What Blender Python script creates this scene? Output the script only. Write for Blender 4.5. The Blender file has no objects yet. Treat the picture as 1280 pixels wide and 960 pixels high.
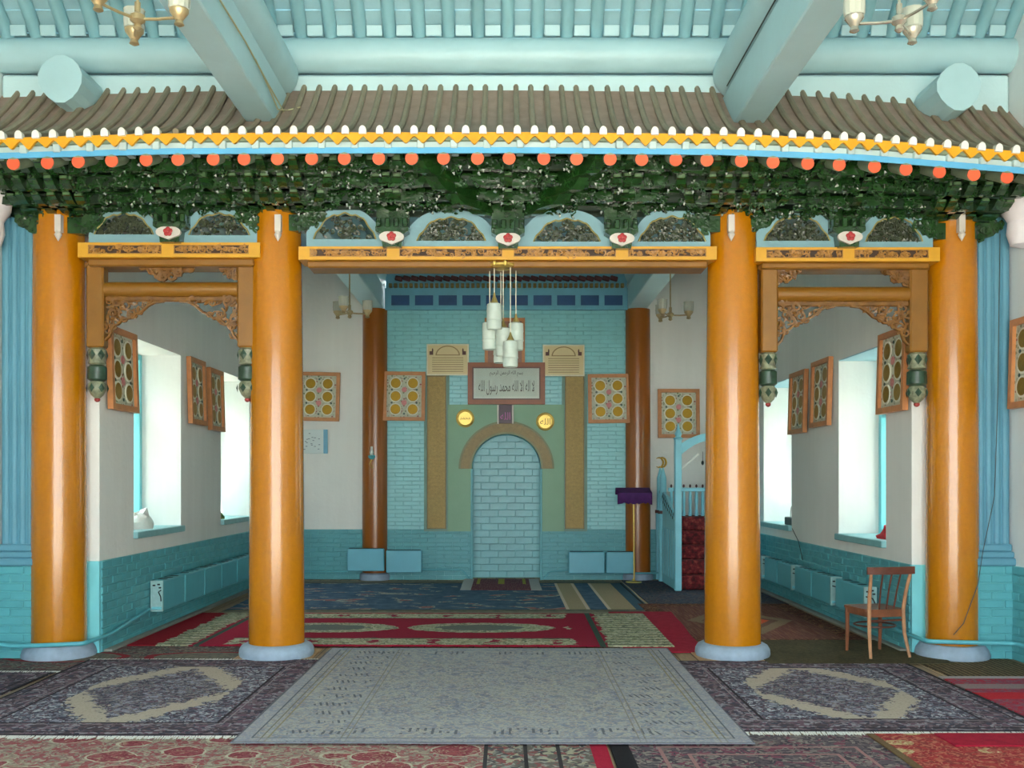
import bpy, bmesh, math, random
import numpy as np
from mathutils import Vector, Matrix, noise as mnoise

rng = random.Random(7)
SC = bpy.context.scene
COL = SC.collection
PI = math.pi

# ------------------------------------------------------------------ camera
FOC, VPX, VPY, EYE = 1244.0, 632.0, 600.0, 1.65
cam_data = bpy.data.cameras.new('camera')
cam_data.sensor_width = 36.0
cam_data.lens = 36.0 * FOC / 1280.0
cam_data.shift_x = (640.0 - VPX) / 1280.0
cam_data.shift_y = (VPY - 480.0) / 1280.0
cam_data.clip_start = 0.05
cam = bpy.data.objects.new('camera', cam_data)
COL.objects.link(cam)
cam.location = (0, 0, EYE)
cam.rotation_euler = (PI / 2, 0, 0)
SC.camera = cam

# ------------------------------------------------------------------ daylight
world = bpy.data.worlds.new('daylight'); SC.world = world
world.use_nodes = True
_bg = world.node_tree.nodes['Background']
_bg.inputs['Color'].default_value = (0.90, 0.97, 1.0, 1)
_bg.inputs['Strength'].default_value = 3.4
SC.view_settings.view_transform = 'Standard'
SC.view_settings.look = 'None'
SC.view_settings.gamma = 1.0
SC.view_settings.use_curve_mapping = False
SC.view_settings.exposure = 1.66
SC.cycles.use_denoising = True
SC.cycles.max_bounces = 10
SC.cycles.diffuse_bounces = 6
SC.cycles.sample_clamp_indirect = 8.0

sun_data = bpy.data.lights.new('sun', 'SUN'); sun_data.energy = 17.0; sun_data.angle = math.radians(0.6)
sun_data.color = (1.0, 0.97, 0.93)
sun = bpy.data.objects.new('sun', sun_data); COL.objects.link(sun)
sun.rotation_euler = (math.radians(27), math.radians(-6), 0)      # high, from in front of the hall

def portal(name, loc, rot, sx, sy):
    """a daylight portal: guides sampling of the sky through an opening, gives no light itself"""
    l = bpy.data.lights.new(name, 'AREA'); l.shape = 'RECTANGLE'
    l.size = sx; l.size_y = sy; l.cycles.is_portal = True
    o = bpy.data.objects.new(name, l); COL.objects.link(o)
    o.location = loc; o.rotation_euler = rot
    return o

# ------------------------------------------------------------------ key planes
YC = 9.30      # axis of the four orange columns
YB = 16.55     # back wall of the inner room
XW = 3.86      # side walls of the inner room
XP = 4.68      # side walls of the front hall
YF = -1.6      # wall with the openings behind the photographer
def W(px, py, y):
    return Vector(((px - VPX) * y / FOC, y, EYE + (VPY - py) * y / FOC))
def WX(px, y): return (px - VPX) * y / FOC
def WZ(py, y): return EYE + (VPY - py) * y / FOC
def FL(px, py):
    y = EYE * FOC / (py - VPY)
    return ((px - VPX) * y / FOC, y)

# ------------------------------------------------------------------ colours / node helper
def S(r, g, b):
    def f(c):
        c /= 255.0
        return c / 12.92 if c <= 0.04045 else ((c + 0.055) / 1.055) ** 2.4
    return (f(r), f(g), f(b), 1.0)

class E:
    """a scalar in a node tree, with operators"""
    def __init__(s, g, k): s.g = g; s.k = k
    def __add__(s, o): return s.g.m('ADD', s, o)
    def __radd__(s, o): return s.g.m('ADD', o, s)
    def __sub__(s, o): return s.g.m('SUBTRACT', s, o)
    def __rsub__(s, o): return s.g.m('SUBTRACT', o, s)
    def __mul__(s, o): return s.g.m('MULTIPLY', s, o)
    def __rmul__(s, o): return s.g.m('MULTIPLY', o, s)
    def __truediv__(s, o): return s.g.m('DIVIDE', s, o)
    def __abs__(s): return s.g.m('ABSOLUTE', s)
    def __lt__(s, o): return s.g.m('LESS_THAN', s, o)
    def __gt__(s, o): return s.g.m('GREATER_THAN', s, o)
    def min(s, o): return s.g.m('MINIMUM', s, o)
    def max(s, o): return s.g.m('MAXIMUM', s, o)
    def mod(s, p): return s.g.m('FLOORED_MODULO', s, p)
    def floor(s): return s.g.m('FLOOR', s)
    def sin(s): return s.g.m('SINE', s)
    def sqrt(s): return s.g.m('SQRT', s)
    def band(s, a, b): return (s > a) * (s < b)

class G:
    def __init__(s, name):
        s.mat = bpy.data.materials.new(name); s.mat.use_nodes = True
        s.nt = s.mat.node_tree
        s.p = s.nt.nodes['Principled BSDF']
        tc = s.nt.nodes.new('ShaderNodeTexCoord')
        s.obj = tc.outputs['Object']; s.gen = tc.outputs['Generated']
        sep = s.nt.nodes.new('ShaderNodeSeparateXYZ')
        s.nt.links.new(s.obj, sep.inputs[0])
        s.x, s.y, s.z = (E(s, sep.outputs[i]) for i in range(3))
    def put(s, v, sock):
        if isinstance(v, E): s.nt.links.new(v.k, sock)
        elif isinstance(v, bpy.types.NodeSocket): s.nt.links.new(v, sock)
        else: sock.default_value = v
    def m(s, op, *a):
        n = s.nt.nodes.new('ShaderNodeMath'); n.operation = op
        for i, v in enumerate(a): s.put(v, n.inputs[i])
        return E(s, n.outputs[0])
    def vec(s, x, y, z=0.0):
        n = s.nt.nodes.new('ShaderNodeCombineXYZ')
        s.put(x, n.inputs[0]); s.put(y, n.inputs[1]); s.put(z, n.inputs[2])
        return n.outputs[0]
    def noise(s, scale, detail=3, vec=None, rough=0.55, dist=0.0):
        n = s.nt.nodes.new('ShaderNodeTexNoise')
        n.inputs['Scale'].default_value = scale; n.inputs['Detail'].default_value = detail
        n.inputs['Roughness'].default_value = rough; n.inputs['Distortion'].default_value = dist
        s.nt.links.new(vec if vec is not None else s.obj, n.inputs['Vector'])
        return E(s, n.outputs['Fac'])
    def vor(s, scale, vec=None, what='Distance', feature='F1', rnd=1.0):
        n = s.nt.nodes.new('ShaderNodeTexVoronoi'); n.feature = feature
        n.inputs['Scale'].default_value = scale
        n.inputs['Randomness'].default_value = rnd
        s.nt.links.new(vec if vec is not None else s.obj, n.inputs['Vector'])
        if what == 'Color':
            q = s.nt.nodes.new('ShaderNodeSeparateColor')
            s.nt.links.new(n.outputs['Color'], q.inputs[0])
            return E(s, q.outputs[0])
        return E(s, n.outputs[what])
    def ramp(s, f, stops, const=False):
        n = s.nt.nodes.new('ShaderNodeValToRGB')
        if const: n.color_ramp.interpolation = 'CONSTANT'
        el = n.color_ramp.elements
        while len(el) < len(stops): el.new(0.5)
        for e_, (p_, c_) in zip(el, stops): e_.position = p_; e_.color = c_
        s.put(f, n.inputs[0]); return n.outputs[0]
    def mix(s, f, a, b, mode='MIX'):
        n = s.nt.nodes.new('ShaderNodeMix'); n.data_type = 'RGBA'; n.blend_type = mode
        s.put(f, n.inputs[0]); s.put(a, n.inputs[6]); s.put(b, n.inputs[7])
        return n.outputs[2]
    def rand(s):
        n = s.nt.nodes.new('ShaderNodeObjectInfo'); return E(s, n.outputs['Random'])
    def bump(s, h, strength=0.3, dist=0.01):
        n = s.nt.nodes.new('ShaderNodeBump')
        n.inputs['Strength'].default_value = strength; n.inputs['Distance'].default_value = dist
        s.put(h, n.inputs['Height']); s.nt.links.new(n.outputs[0], s.p.inputs['Normal'])
    def done(s, color, rough=0.6, metal=0.0, coat=0.0, spec=0.5):
        s.put(color, s.p.inputs['Base Color']); s.put(rough, s.p.inputs['Roughness'])
        s.p.inputs['Metallic'].default_value = metal
        s.p.inputs['Coat Weight'].default_value = coat
        s.p.inputs['Coat Roughness'].default_value = 0.12
        s.p.inputs['Specular IOR Level'].default_value = spec
        return s.mat

MATS = {}
def paint(name, c, rough=0.5, var=0.12, scale=6.0, bump=0.15, bscale=40.0, metal=0.0, coat=0.0, rnd=0.0, spec=0.5):
    """painted / plain surface with soft uneven tone, brush relief and per-piece variation"""
    if name in MATS: return MATS[name]
    g = G(name)
    d = tuple(max(0, v * (1 - var)) for v in c[:3]) + (1,)
    l = tuple(min(1, v * (1 + var)) for v in c[:3]) + (1,)
    f = g.noise(scale, 4)
    if rnd: f = f + (g.rand() - 0.5) * rnd
    colr = g.ramp(f, [(0.25, d), (0.75, l)])
    if bump: g.bump(g.noise(bscale, 3), bump, 0.01)
    MATS[name] = g.done(colr, rough, metal, coat, spec)
    return MATS[name]

# ------------------------------------------------------------------ mesh builder
class MB:
    def __init__(s): s.v = []; s.f = []
    def add(s, vs, fs):
        o = len(s.v); s.v += [tuple(p) for p in vs]; s.f += [tuple(i + o for i in f) for f in fs]
        return s
    def box(s, x0, x1, y0, y1, z0, z1):
        return s.add([(x0,y0,z0),(x1,y0,z0),(x1,y1,z0),(x0,y1,z0),(x0,y0,z1),(x1,y0,z1),(x1,y1,z1),(x0,y1,z1)],
                     [(0,3,2,1),(4,5,6,7),(0,1,5,4),(1,2,6,5),(2,3,7,6),(3,0,4,7)])
    def cbox(s, x0, x1, y0, y1, z0, z1, c=0.01):
        """box with chamfered edges"""
        xs, ys, zs = (x0, x1), (y0, y1), (z0, z1); c = min(c, (x1-x0)*.45, (y1-y0)*.45, (z1-z0)*.45)
        vs = []; idx = {}
        for i in (0, 1):
            for j in (0, 1):
                for k in (0, 1):
                    sx, sy, sz = (1, -1)[i], (1, -1)[j], (1, -1)[k]
                    idx[i,j,k] = len(vs)
                    vs += [(xs[i], ys[j]+sy*c, zs[k]+sz*c), (xs[i]+sx*c, ys[j], zs[k]+sz*c), (xs[i]+sx*c, ys[j]+sy*c, zs[k])]
        fs = []
        def q(lst, a): fs.append(tuple(idx[p] + a for p in lst))
        q([(0,0,0),(0,0,1),(0,1,1),(0,1,0)],0); q([(1,0,0),(1,1,0),(1,1,1),(1,0,1)],0)
        q([(0,0,0),(1,0,0),(1,0,1),(0,0,1)],1); q([(0,1,0),(0,1,1),(1,1,1),(1,1,0)],1)
        q([(0,0,0),(0,1,0),(1,1,0),(1,0,0)],2); q([(0,0,1),(1,0,1),(1,1,1),(0,1,1)],2)
        for j in (0,1):
            for k in (0,1):
                a, b = idx[0,j,k], idx[1,j,k]; fs.append((a+1, a+2, b+2, b+1))
        for i in (0,1):
            for k in (0,1):
                a, b = idx[i,0,k], idx[i,1,k]; fs.append((a, a+2, b+2, b))
        for i in (0,1):
            for j in (0,1):
                a, b = idx[i,j,0], idx[i,j,1]; fs.append((a, a+1, b+1, b))
        for p in idx.values(): fs.append((p, p+1, p+2))
        return s.add(vs, fs)
    def lathe(s, prof, c=(0,0,0), n=24, cap=True, squash=None):
        """prof: (radius, z) list, turned about z"""
        vs = []; fs = []
        for (r, z) in prof:
            for i in range(n):
                a = 2*PI*i/n
                vs.append((c[0]+r*math.cos(a), c[1]+r*math.sin(a), c[2]+z))
        for j in range(len(prof)-1):
            for i in range(n):
                k = (i+1) % n
                fs.append((j*n+i, j*n+k, (j+1)*n+k, (j+1)*n+i))
        if cap:
            fs.append(tuple(range(n-1, -1, -1))); fs.append(tuple((len(prof)-1)*n+i for i in range(n)))
        return s.add(vs, fs)
    def tube(s, pts, r, n=6, cap=True, flat=1.0):
        """tube along a path; r float or list"""
        pts = [Vector(p) for p in pts]; m = len(pts)
        rs = r if isinstance(r, (list, tuple)) else [r]*m
        vs = []; fs = []; up = None
        for i, p in enumerate(pts):
            t = (pts[min(i+1, m-1)] - pts[max(i-1, 0)])
            if t.length < 1e-9: t = Vector((0,0,1))
            t.normalize()
            if up is None:
                up = Vector((0,1,0)) if abs(t.y) < 0.9 else Vector((1,0,0))
            a = up - t * up.dot(t)
            if a.length < 1e-6: a = t.orthogonal()
            a.normalize(); b = t.cross(a); up = a
            for k in range(n):
                g = 2*PI*(k+0.5)/n
                vs.append(p + a*(rs[i]*flat*math.cos(g)) + b*(rs[i]*math.sin(g)))
        for i in range(m-1):
            for k in range(n):
                k2 = (k+1) % n
                fs.append((i*n+k, i*n+k2, (i+1)*n+k2, (i+1)*n+k))
        if cap:
            fs.append(tuple(range(n-1,-1,-1))); fs.append(tuple((m-1)*n+k for k in range(n)))
        return s.add(vs, fs)
    def prism(s, poly, y0, y1, axis='y'):
        """polygon in the xz plane (or other) extruded; poly list of (a,b)"""
        n = len(poly)
        def P(a, b, t):
            return (a, t, b) if axis == 'y' else ((t, a, b) if axis == 'x' else (a, b, t))
        vs = [P(a, b, y0) for a, b in poly] + [P(a, b, y1) for a, b in poly]
        fs = [tuple(range(n-1,-1,-1)) if axis != 'y' else tuple(range(n)), tuple(range(n, 2*n)) if axis != 'y' else tuple(range(2*n-1, n-1, -1))]
        for i in range(n):
            j = (i+1) % n
            fs.append((i, j, n+j, n+i) if axis != 'y' else (j, i, n+i, n+j))
        return s.add(vs, fs)
    def frame(s, x0, x1, z0, z1, w, y0, y1):
        """picture-frame ring in the xz plane"""
        o = [(x0,z0),(x1,z0),(x1,z1),(x0,z1)]; i = [(x0+w,z0+w),(x1-w,z0+w),(x1-w,z1-w),(x0+w,z1-w)]
        vs = [(a,y0,b) for a,b in o]+[(a,y0,b) for a,b in i]+[(a,y1,b) for a,b in o]+[(a,y1,b) for a,b in i]
        fs = []
        for k in range(4):
            j = (k+1) % 4
            fs += [(k,j,4+j,4+k), (8+j,8+k,12+k,12+j), (j,k,8+k,8+j), (4+k,4+j,12+j,12+k)]
        return s.add(vs, fs)
    def xform(s, M):
        s.v = [tuple(M @ Vector(p)) for p in s.v]; return s
    def mesh(s, name, mat, off=None, smooth=False):
        me = bpy.data.meshes.new(name)
        if off is not None: v = [(p[0]-off[0], p[1]-off[1], p[2]-off[2]) for p in s.v]
        else: v = s.v
        me.from_pydata(v, [], s.f); me.update()
        bm = bmesh.new(); bm.from_mesh(me); bmesh.ops.recalc_face_normals(bm, faces=bm.faces); bm.to_mesh(me); bm.free()
        if mat is not None: me.materials.append(mat)
        if smooth:
            me.polygons.foreach_set('use_smooth', [True]*len(me.polygons))
            me.set_sharp_from_angle(angle=math.radians(40))
        return me
    def build(s, name, mat, parent=None, smooth=False, local=False, kind=None):
        """link as one mesh object; vertices are world coordinates unless local"""
        off = None
        if parent is not None and not local:
            off = Vector((0,0,0)); p = parent
            while p is not None: off = off + p.location; p = p.parent
        o = bpy.data.objects.new(name, s.mesh(name, mat, off, smooth))
        COL.objects.link(o); o.parent = parent
        if kind: o['kind'] = kind
        return o

def tag(o, label=None, cat=None, group=None, kind=None):
    if label: o['label'] = label
    if cat: o['category'] = cat
    if group: o['group'] = group
    if kind: o['kind'] = kind
    return o
def thing(name, label, cat, loc=(0,0,0), group=None, rotz=0.0):
    o = bpy.data.objects.new(name, None); COL.objects.link(o)
    o.empty_display_size = 0.1; o.location = loc; o.rotation_euler = (0,0,rotz)
    return tag(o, label, cat, group)
def struct(name, mb, mat, parent=None, smooth=False):
    o = mb.build(name, mat, parent, smooth)
    if parent is None: o['kind'] = 'structure'
    return o
def inst(name, mesh, loc, parent=None, rot=None, scale=None):
    """an object that shares mesh data; loc relative to its parent"""
    o = bpy.data.objects.new(name, mesh); COL.objects.link(o)
    o.parent = parent; o.location = loc
    if rot: o.rotation_euler = rot
    if scale: o.scale = scale
    return o
def copy_tree(o, parent=None):
    c = o.copy(); COL.objects.link(c); c.parent = parent
    for ch in list(o.children): copy_tree(ch, c)
    return c
def text_mb(body, size, depth=0.0, extr=0.002):
    """letters as mesh in the xz plane (facing -y), centred on the origin"""
    cu = bpy.data.curves.new('lettering', 'FONT'); cu.body = body; cu.size = size
    cu.align_x = 'CENTER'; cu.align_y = 'CENTER'; cu.extrude = extr; cu.resolution_u = 3
    o = bpy.data.objects.new('lettering', cu); COL.objects.link(o)
    dg = bpy.context.evaluated_depsgraph_get()
    me = bpy.data.meshes.new_from_object(o.evaluated_get(dg))
    mb = MB()
    mb.add([(v.co.x, -v.co.z, v.co.y) for v in me.vertices], [tuple(p.vertices) for p in me.polygons])
    bpy.data.objects.remove(o); bpy.data.meshes.remove(me); bpy.data.curves.remove(cu)
    return mb
# ------------------------------------------------------------------ materials
def M_wall(name, c, streak=0.10):
    g = G(name)
    n = g.noise(0.9, 5) * 0.6 + g.noise(3.0, 4, g.vec(g.x * 2.2 + g.y * 2.2, g.z * 0.12)) * 0.4
    d = tuple(v * (1 - streak) for v in c[:3]) + (1,); l = tuple(min(1, v * (1 + streak)) for v in c[:3]) + (1,)
    g.bump(g.noise(14, 5), 0.25, 0.02)
    return g.done(g.ramp(n, [(0.35, d), (0.65, l)]), 0.75)
m_white = M_wall('limewash_white', S(230, 232, 228), .05)
m_white2 = M_wall('limewash_porch', S(218, 224, 224), .05)
m_teal = paint('teal_brick_paint', S(88, 166, 176), 0.42, 0.10, 5, 0.2, 60, rnd=0.25)
m_tealL = paint('pale_teal_brick_paint', S(140, 206, 212), 0.28, 0.07, 4, 0.25, 40, rnd=0.12)
m_mortar = paint('teal_mortar', S(104, 184, 190), 0.6, 0.06)
m_mortarL = paint('pale_teal_mortar', S(132, 196, 202), 0.6, 0.06)
m_blue = paint('pilaster_blue_paint', S(92, 150, 172), 0.5, 0.10, 3, 0.25, 25)
m_ceil = paint('ceiling_teal_paint', S(148, 188, 198), 0.5, 0.10, 3, 0.15, 30)
m_rafter = paint('rafter_teal_paint', S(134, 180, 190), 0.45, 0.12, 4, 0.15, 30, rnd=0.3)
m_beam = paint('beam_pale_teal', S(170, 206, 214), 0.42, 0.07, 2, 0.12, 25)
m_orange = None
def M_column(name, c, rough):
    g = G(name)
    n = g.noise(2.0, 5, g.vec(g.x * 3, g.y * 3, g.z * 0.5)) * 0.7 + g.noise(30, 3) * 0.3
    d = tuple(v * 0.82 for v in c[:3]) + (1,); l = tuple(min(1, v * 1.12) for v in c[:3]) + (1,)
    g.bump(g.noise(9, 4, g.vec(g.x, g.y, g.z * 0.35)) * 0.7 + g.noise(70, 2) * 0.3, 0.22, 0.02)
    return g.done(g.ramp(n, [(0.3, d), (0.7, l)]), rough, coat=0.35)
m_orange = M_column('column_orange_gloss', S(188, 118, 3), 0.16)
m_orangeB = M_column('column_brown_varnish', S(152, 84, 10), 0.28)
m_stone = paint('grey_stone', S(150, 170, 190), 0.7, 0.14, 12, 0.35, 30)
m_cyan = paint('cyan_gloss_paint', S(126, 212, 222), 0.35, 0.06, 3, 0.1)
m_glass = None
def _glass():
    m = bpy.data.materials.new('window_glass'); m.use_nodes = True; nt = m.node_tree
    nt.nodes.clear()
    o = nt.nodes.new('ShaderNodeOutputMaterial'); t = nt.nodes.new('ShaderNodeBsdfTransparent'); gl = nt.nodes.new('ShaderNodeBsdfGlossy')
    gl.inputs['Roughness'].default_value = 0.02
    f0 = nt.nodes.new('ShaderNodeLayerWeight'); f1 = nt.nodes.new('ShaderNodeMath'); f1.operation = 'POWER'; f1.inputs[1].default_value = 4.0
    f = nt.nodes.new('ShaderNodeMath'); f.operation = 'MULTIPLY_ADD'; f.inputs[1].default_value = 0.45; f.inputs[2].default_value = 0.03
    nt.links.new(f0.outputs['Facing'], f1.inputs[0]); nt.links.new(f1.outputs[0], f.inputs[0])
    mx = nt.nodes.new('ShaderNodeMixShader')
    nt.links.new(f.outputs[0], mx.inputs[0]); nt.links.new(t.outputs[0], mx.inputs[1]); nt.links.new(gl.outputs[0], mx.inputs[2])
    nt.links.new(mx.outputs[0], o.inputs[0]); return m
m_glass = _glass()

# ------------------------------------------------------------------ floor and ground
def _floor_mat():
    g = G('worn_floor_boards')
    pl = (g.x / 0.16); cell = pl.floor()
    tone = g.m('FRACT', g.m('MULTIPLY', g.m('SINE', cell * 12.9898), 43758.5))
    grain = g.noise(7, 4, g.vec(g.x * 9, g.y * 0.8))
    gap = (abs(g.m('FRACT', pl) - 0.5)) > 0.47
    col = g.ramp(grain * 0.7 + tone * 0.3, [(0.3, S(128, 104, 78)), (0.7, S(176, 150, 118))])
    return g.done(g.mix(gap, col, S(60, 46, 36)), 0.55)
struct('floor', MB().box(-5.4, 5.4, YF - 0.4, 17.2, -0.2, 0.0), _floor_mat())
g_ = G('yard_ground')
struct('ground', MB().box(-60, 60, -60, 80, -0.6, -0.45), g_.done(g_.ramp(g_.noise(0.4, 5), [(0.3, S(176, 172, 158)), (0.7, S(206, 200, 186))]), 0.9))

# ------------------------------------------------------------------ walls
def wall_along_y(mb, xi, xo, y0, y1, z1, openings):
    """solid wall between xi (room face) and xo with rectangular openings (y0,y1,z0,z1)"""
    a, b = min(xi, xo), max(xi, xo); y = y0
    for (p, q, z0, zt) in sorted(openings):
        mb.box(a, b, y, p, 0, z1); mb.box(a, b, p, q, 0, z0); mb.box(a, b, p, q, zt, z1); y = q
    mb.box(a, b, y, y1, 0, z1)
WIN_L = [(10.33, 11.83, 1.10, 3.13), (13.49, 14.99, 1.10, 3.13)]
WIN_R = [(10.10, 11.53, 1.02, 3.04), (13.43, 14.88, 1.02, 3.04)]
ZT = 5.30
mb = MB(); wall_along_y(mb, -XW, -XW - 0.62, YC + 0.16, YB, ZT, WIN_L); wall_left = struct('wall_left', mb, m_white)
mb = MB(); wall_along_y(mb, XW, XW + 0.62, YC + 0.16, YB, ZT, WIN_R); wall_right = struct('wall_right', mb, m_white)

# back wall: white flanks, the middle is the brick prayer wall with its niche
NX0, NX1 = WX(590, YB), WX(676, YB)          # niche opening
NCX = (NX0 + NX1) / 2; NR = (NX1 - NX0) / 2
NZ = WZ(543, YB) - NR                          # spring line
mb = MB()
mb.box(-XW - 0.6, -2.0, YB, YB + 0.5, 0, ZT); mb.box(2.0, XW + 0.6, YB, YB + 0.5, 0, ZT)
wall_back = struct('wall_back', mb, m_white)

# hall side walls and the wall behind the photographer
mb = MB(); wall_along_y(mb, -XP, -XP - 0.5, YF, YC + 0.5, 7.2, []); wall_hl = struct('wall_left_hall', mb, m_white2)
mb = MB(); wall_along_y(mb, XP, XP + 0.5, YF, YC + 0.5, 7.2, []); wall_hr = struct('wall_right_hall', mb, m_white2)
mb = MB()
FRONT = [(-3.9, -1.5, 0.0, 4.2), (-1.15, 1.15, 0.0, 4.2), (1.5, 3.9, 0.0, 4.2)]
x = -XP - 0.5
for (p, q, z0, z1) in FRONT:
    mb.box(x, p, YF - 0.3, YF, 0, 7.2); mb.box(p, q, YF - 0.3, YF, z1, 7.2); x = q
mb.box(x, XP + 0.5, YF - 0.3, YF, 0, 7.2)
struct('wall_front', mb, m_white2)
for i, (p, q, z0, z1) in enumerate(FRONT):
    portal('door_portal', ((p+q)/2, YF + 0.02, (z0+z1)/2), (PI/2, 0, 0), q-p, z1-z0).rotation_euler = (-PI/2 + PI, 0, 0)
# return walls beside the outer columns
struct('wall_front_left', MB().box(-XP - 0.5, -XW - 0.3, YC + 0.13, YC + 0.5, 0, 5.3), m_white2)
struct('wall_front_right', MB().box(XW + 0.3, XP + 0.5, YC + 0.13, YC + 0.5, 0, 5.3), m_white2)

# unseen walls on both sides, added to cut sky light reaching the windows
m_skyblock = M_wall('skyblock_wall_plaster', S(150, 158, 150), .08)
for sx, nm in ((-1, 'wall_skyblock_left'), (1, 'wall_skyblock_right')):
    a, b = sorted((sx*7.4, sx*7.7)); struct(nm, MB().box(a, b, 1.0, 21.0, -.45, 5.2).box(a - .06, b + .06, 1.0, 21.0, 5.2, 5.32), m_skyblock)
# ------------------------------------------------------------------ bricks
_bm_cache = {}
def brick_mesh(lx, ly, lz, mat, c=0.006):
    k = (round(lx, 3), round(ly, 3), round(lz, 3), mat.name)
    if k not in _bm_cache:
        _bm_cache[k] = MB().cbox(-lx/2, lx/2, -ly/2, ly/2, -lz/2, lz/2, c).mesh('brick', mat)
    return _bm_cache[k]
def course_cells(a0, a1, z0, z1, L, H):
    n = max(1, round((z1 - z0) / H)); h = (z1 - z0) / n
    for r in range(n):
        a = a0 - (L / 2 if r % 2 else 0)
        while a < a1 - 0.01:
            p, q = max(a, a0), min(a + L, a1)
            if q - p > 0.03: yield p, q, z0 + r*h, z0 + (r+1)*h
            a += L
def brick_panel(parent, axis, plane, sign, a0, a1, z0, z1, mat, L=0.25, H=0.078, split=None, proud=0.013, joint=0.008, skip=None, stuff_only=False, name='brick'):
    """bricks on a wall plane; axis 'x' or 'y' is the running direction; sign = outward direction.
    bricks with centre on the near side of split are single objects, the rest one mesh"""
    rest = MB(); off = Vector((0,0,0)); p_ = parent
    while p_ is not None: off = off + p_.location; p_ = p_.parent
    for (p, q, s, t) in course_cells(a0, a1, z0, z1, L, H):
        if skip and skip((p+q)/2, (s+t)/2): continue
        la, lz = q - p - joint, t - s - joint
        pr = proud + rng.uniform(-0.003, 0.003)
        ca, cz, cp = (p+q)/2, (s+t)/2, plane + sign * (pr / 2 - 0.01)
        single = (not stuff_only) and (split is None or (ca < split))
        if single:
            if axis == 'y':
                inst(name, brick_mesh(0.04, la, lz, mat), Vector((plane + sign*(pr - 0.02), ca, cz)) - off, parent)
            else:
                inst(name, brick_mesh(la, 0.04, lz, mat), Vector((ca, plane + sign*(pr - 0.02), cz)) - off, parent)
        else:
            a_, b_ = sorted((plane + sign*(pr - 0.04), plane + sign*pr))
            if axis == 'y': rest.cbox(a_, b_, p + joint/2, q - joint/2, s + joint/2, t - joint/2, 0.006)
            else: rest.cbox(p + joint/2, q - joint/2, a_, b_, s + joint/2, t - joint/2, 0.006)
    if rest.v: rest.build('brickwork', mat, parent, kind='stuff')

ZWL, ZWR, ZWB = 0.88, 0.845, 0.83
def wainscot(wall, name, mb, mat): return mb.build(name, mat, wall)
wl = wainscot(wall_left, 'wainscot', MB().box(-XW - 0.01, -XW + 0.012, YC + 0.15, YB, 0, ZWL), m_mortar)
brick_panel(wl, 'y', -XW + 0.012, 1, YC + 0.16, YB - 0.02, 0.0, ZWL, m_teal, split=13.2)
wr = wainscot(wall_right, 'wainscot', MB().box(XW - 0.012, XW + 0.01, YC + 0.15, YB, 0, ZWR), m_mortar)
brick_panel(wr, 'y', XW - 0.012, -1, YC + 0.16, YB - 0.02, 0.0, ZWR, m_teal, split=13.0)
wb = wainscot(wall_back, 'wainscot', MB().box(-XW, -2.38, YB - 0.012, YB + 0.01, 0, ZWB).box(2.38, XW, YB - 0.012, YB + 0.01, 0, ZWB), m_mortar)
brick_panel(wb, 'x', YB - 0.012, -1, -XW, -2.39, 0, ZWB, m_teal, stuff_only=True)
brick_panel(wb, 'x', YB - 0.012, -1, 2.39, XW, 0, ZWB, m_teal, stuff_only=True)
# painted ends of the side walls beside the outer columns
MB().box(-XW - 0.16, -XW + 0.014, YC + 0.12, YC + 0.165, 0, ZWL).build('wall_end', m_cyan, wl)
MB().box(XW - 0.014, XW + 0.16, YC + 0.12, YC + 0.165, 0, ZWR).build('wall_end', m_cyan, wr)
# hall wainscots beside the pedestals
for wll, sx in ((wall_hl, -1), (wall_hr, 1)):
    a, b = sorted((sx*(XP - 0.012), sx*(XP + 0.01)))
    w_ = MB().box(a, b, 6.8, YC + 0.12, 0, 0.86).build('wainscot', m_mortar, wll)
    brick_panel(w_, 'y', sx*(XP - 0.012), -sx, 7.9, YC + 0.1, 0, 0.86, m_teal)

# skirting strip along the foot of the inner side walls
m_skirt = paint('grey_floor_edge', S(138, 140, 132), 0.7)
struct('baseboard_left', MB().cbox(-XW + 0.02, -XW + 0.10, YC + 0.2, YB - 0.02, 0, 0.035), m_skirt)
struct('baseboard_right', MB().cbox(XW - 0.10, XW - 0.02, YC + 0.2, YB - 0.02, 0, 0.035), m_skirt)

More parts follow.
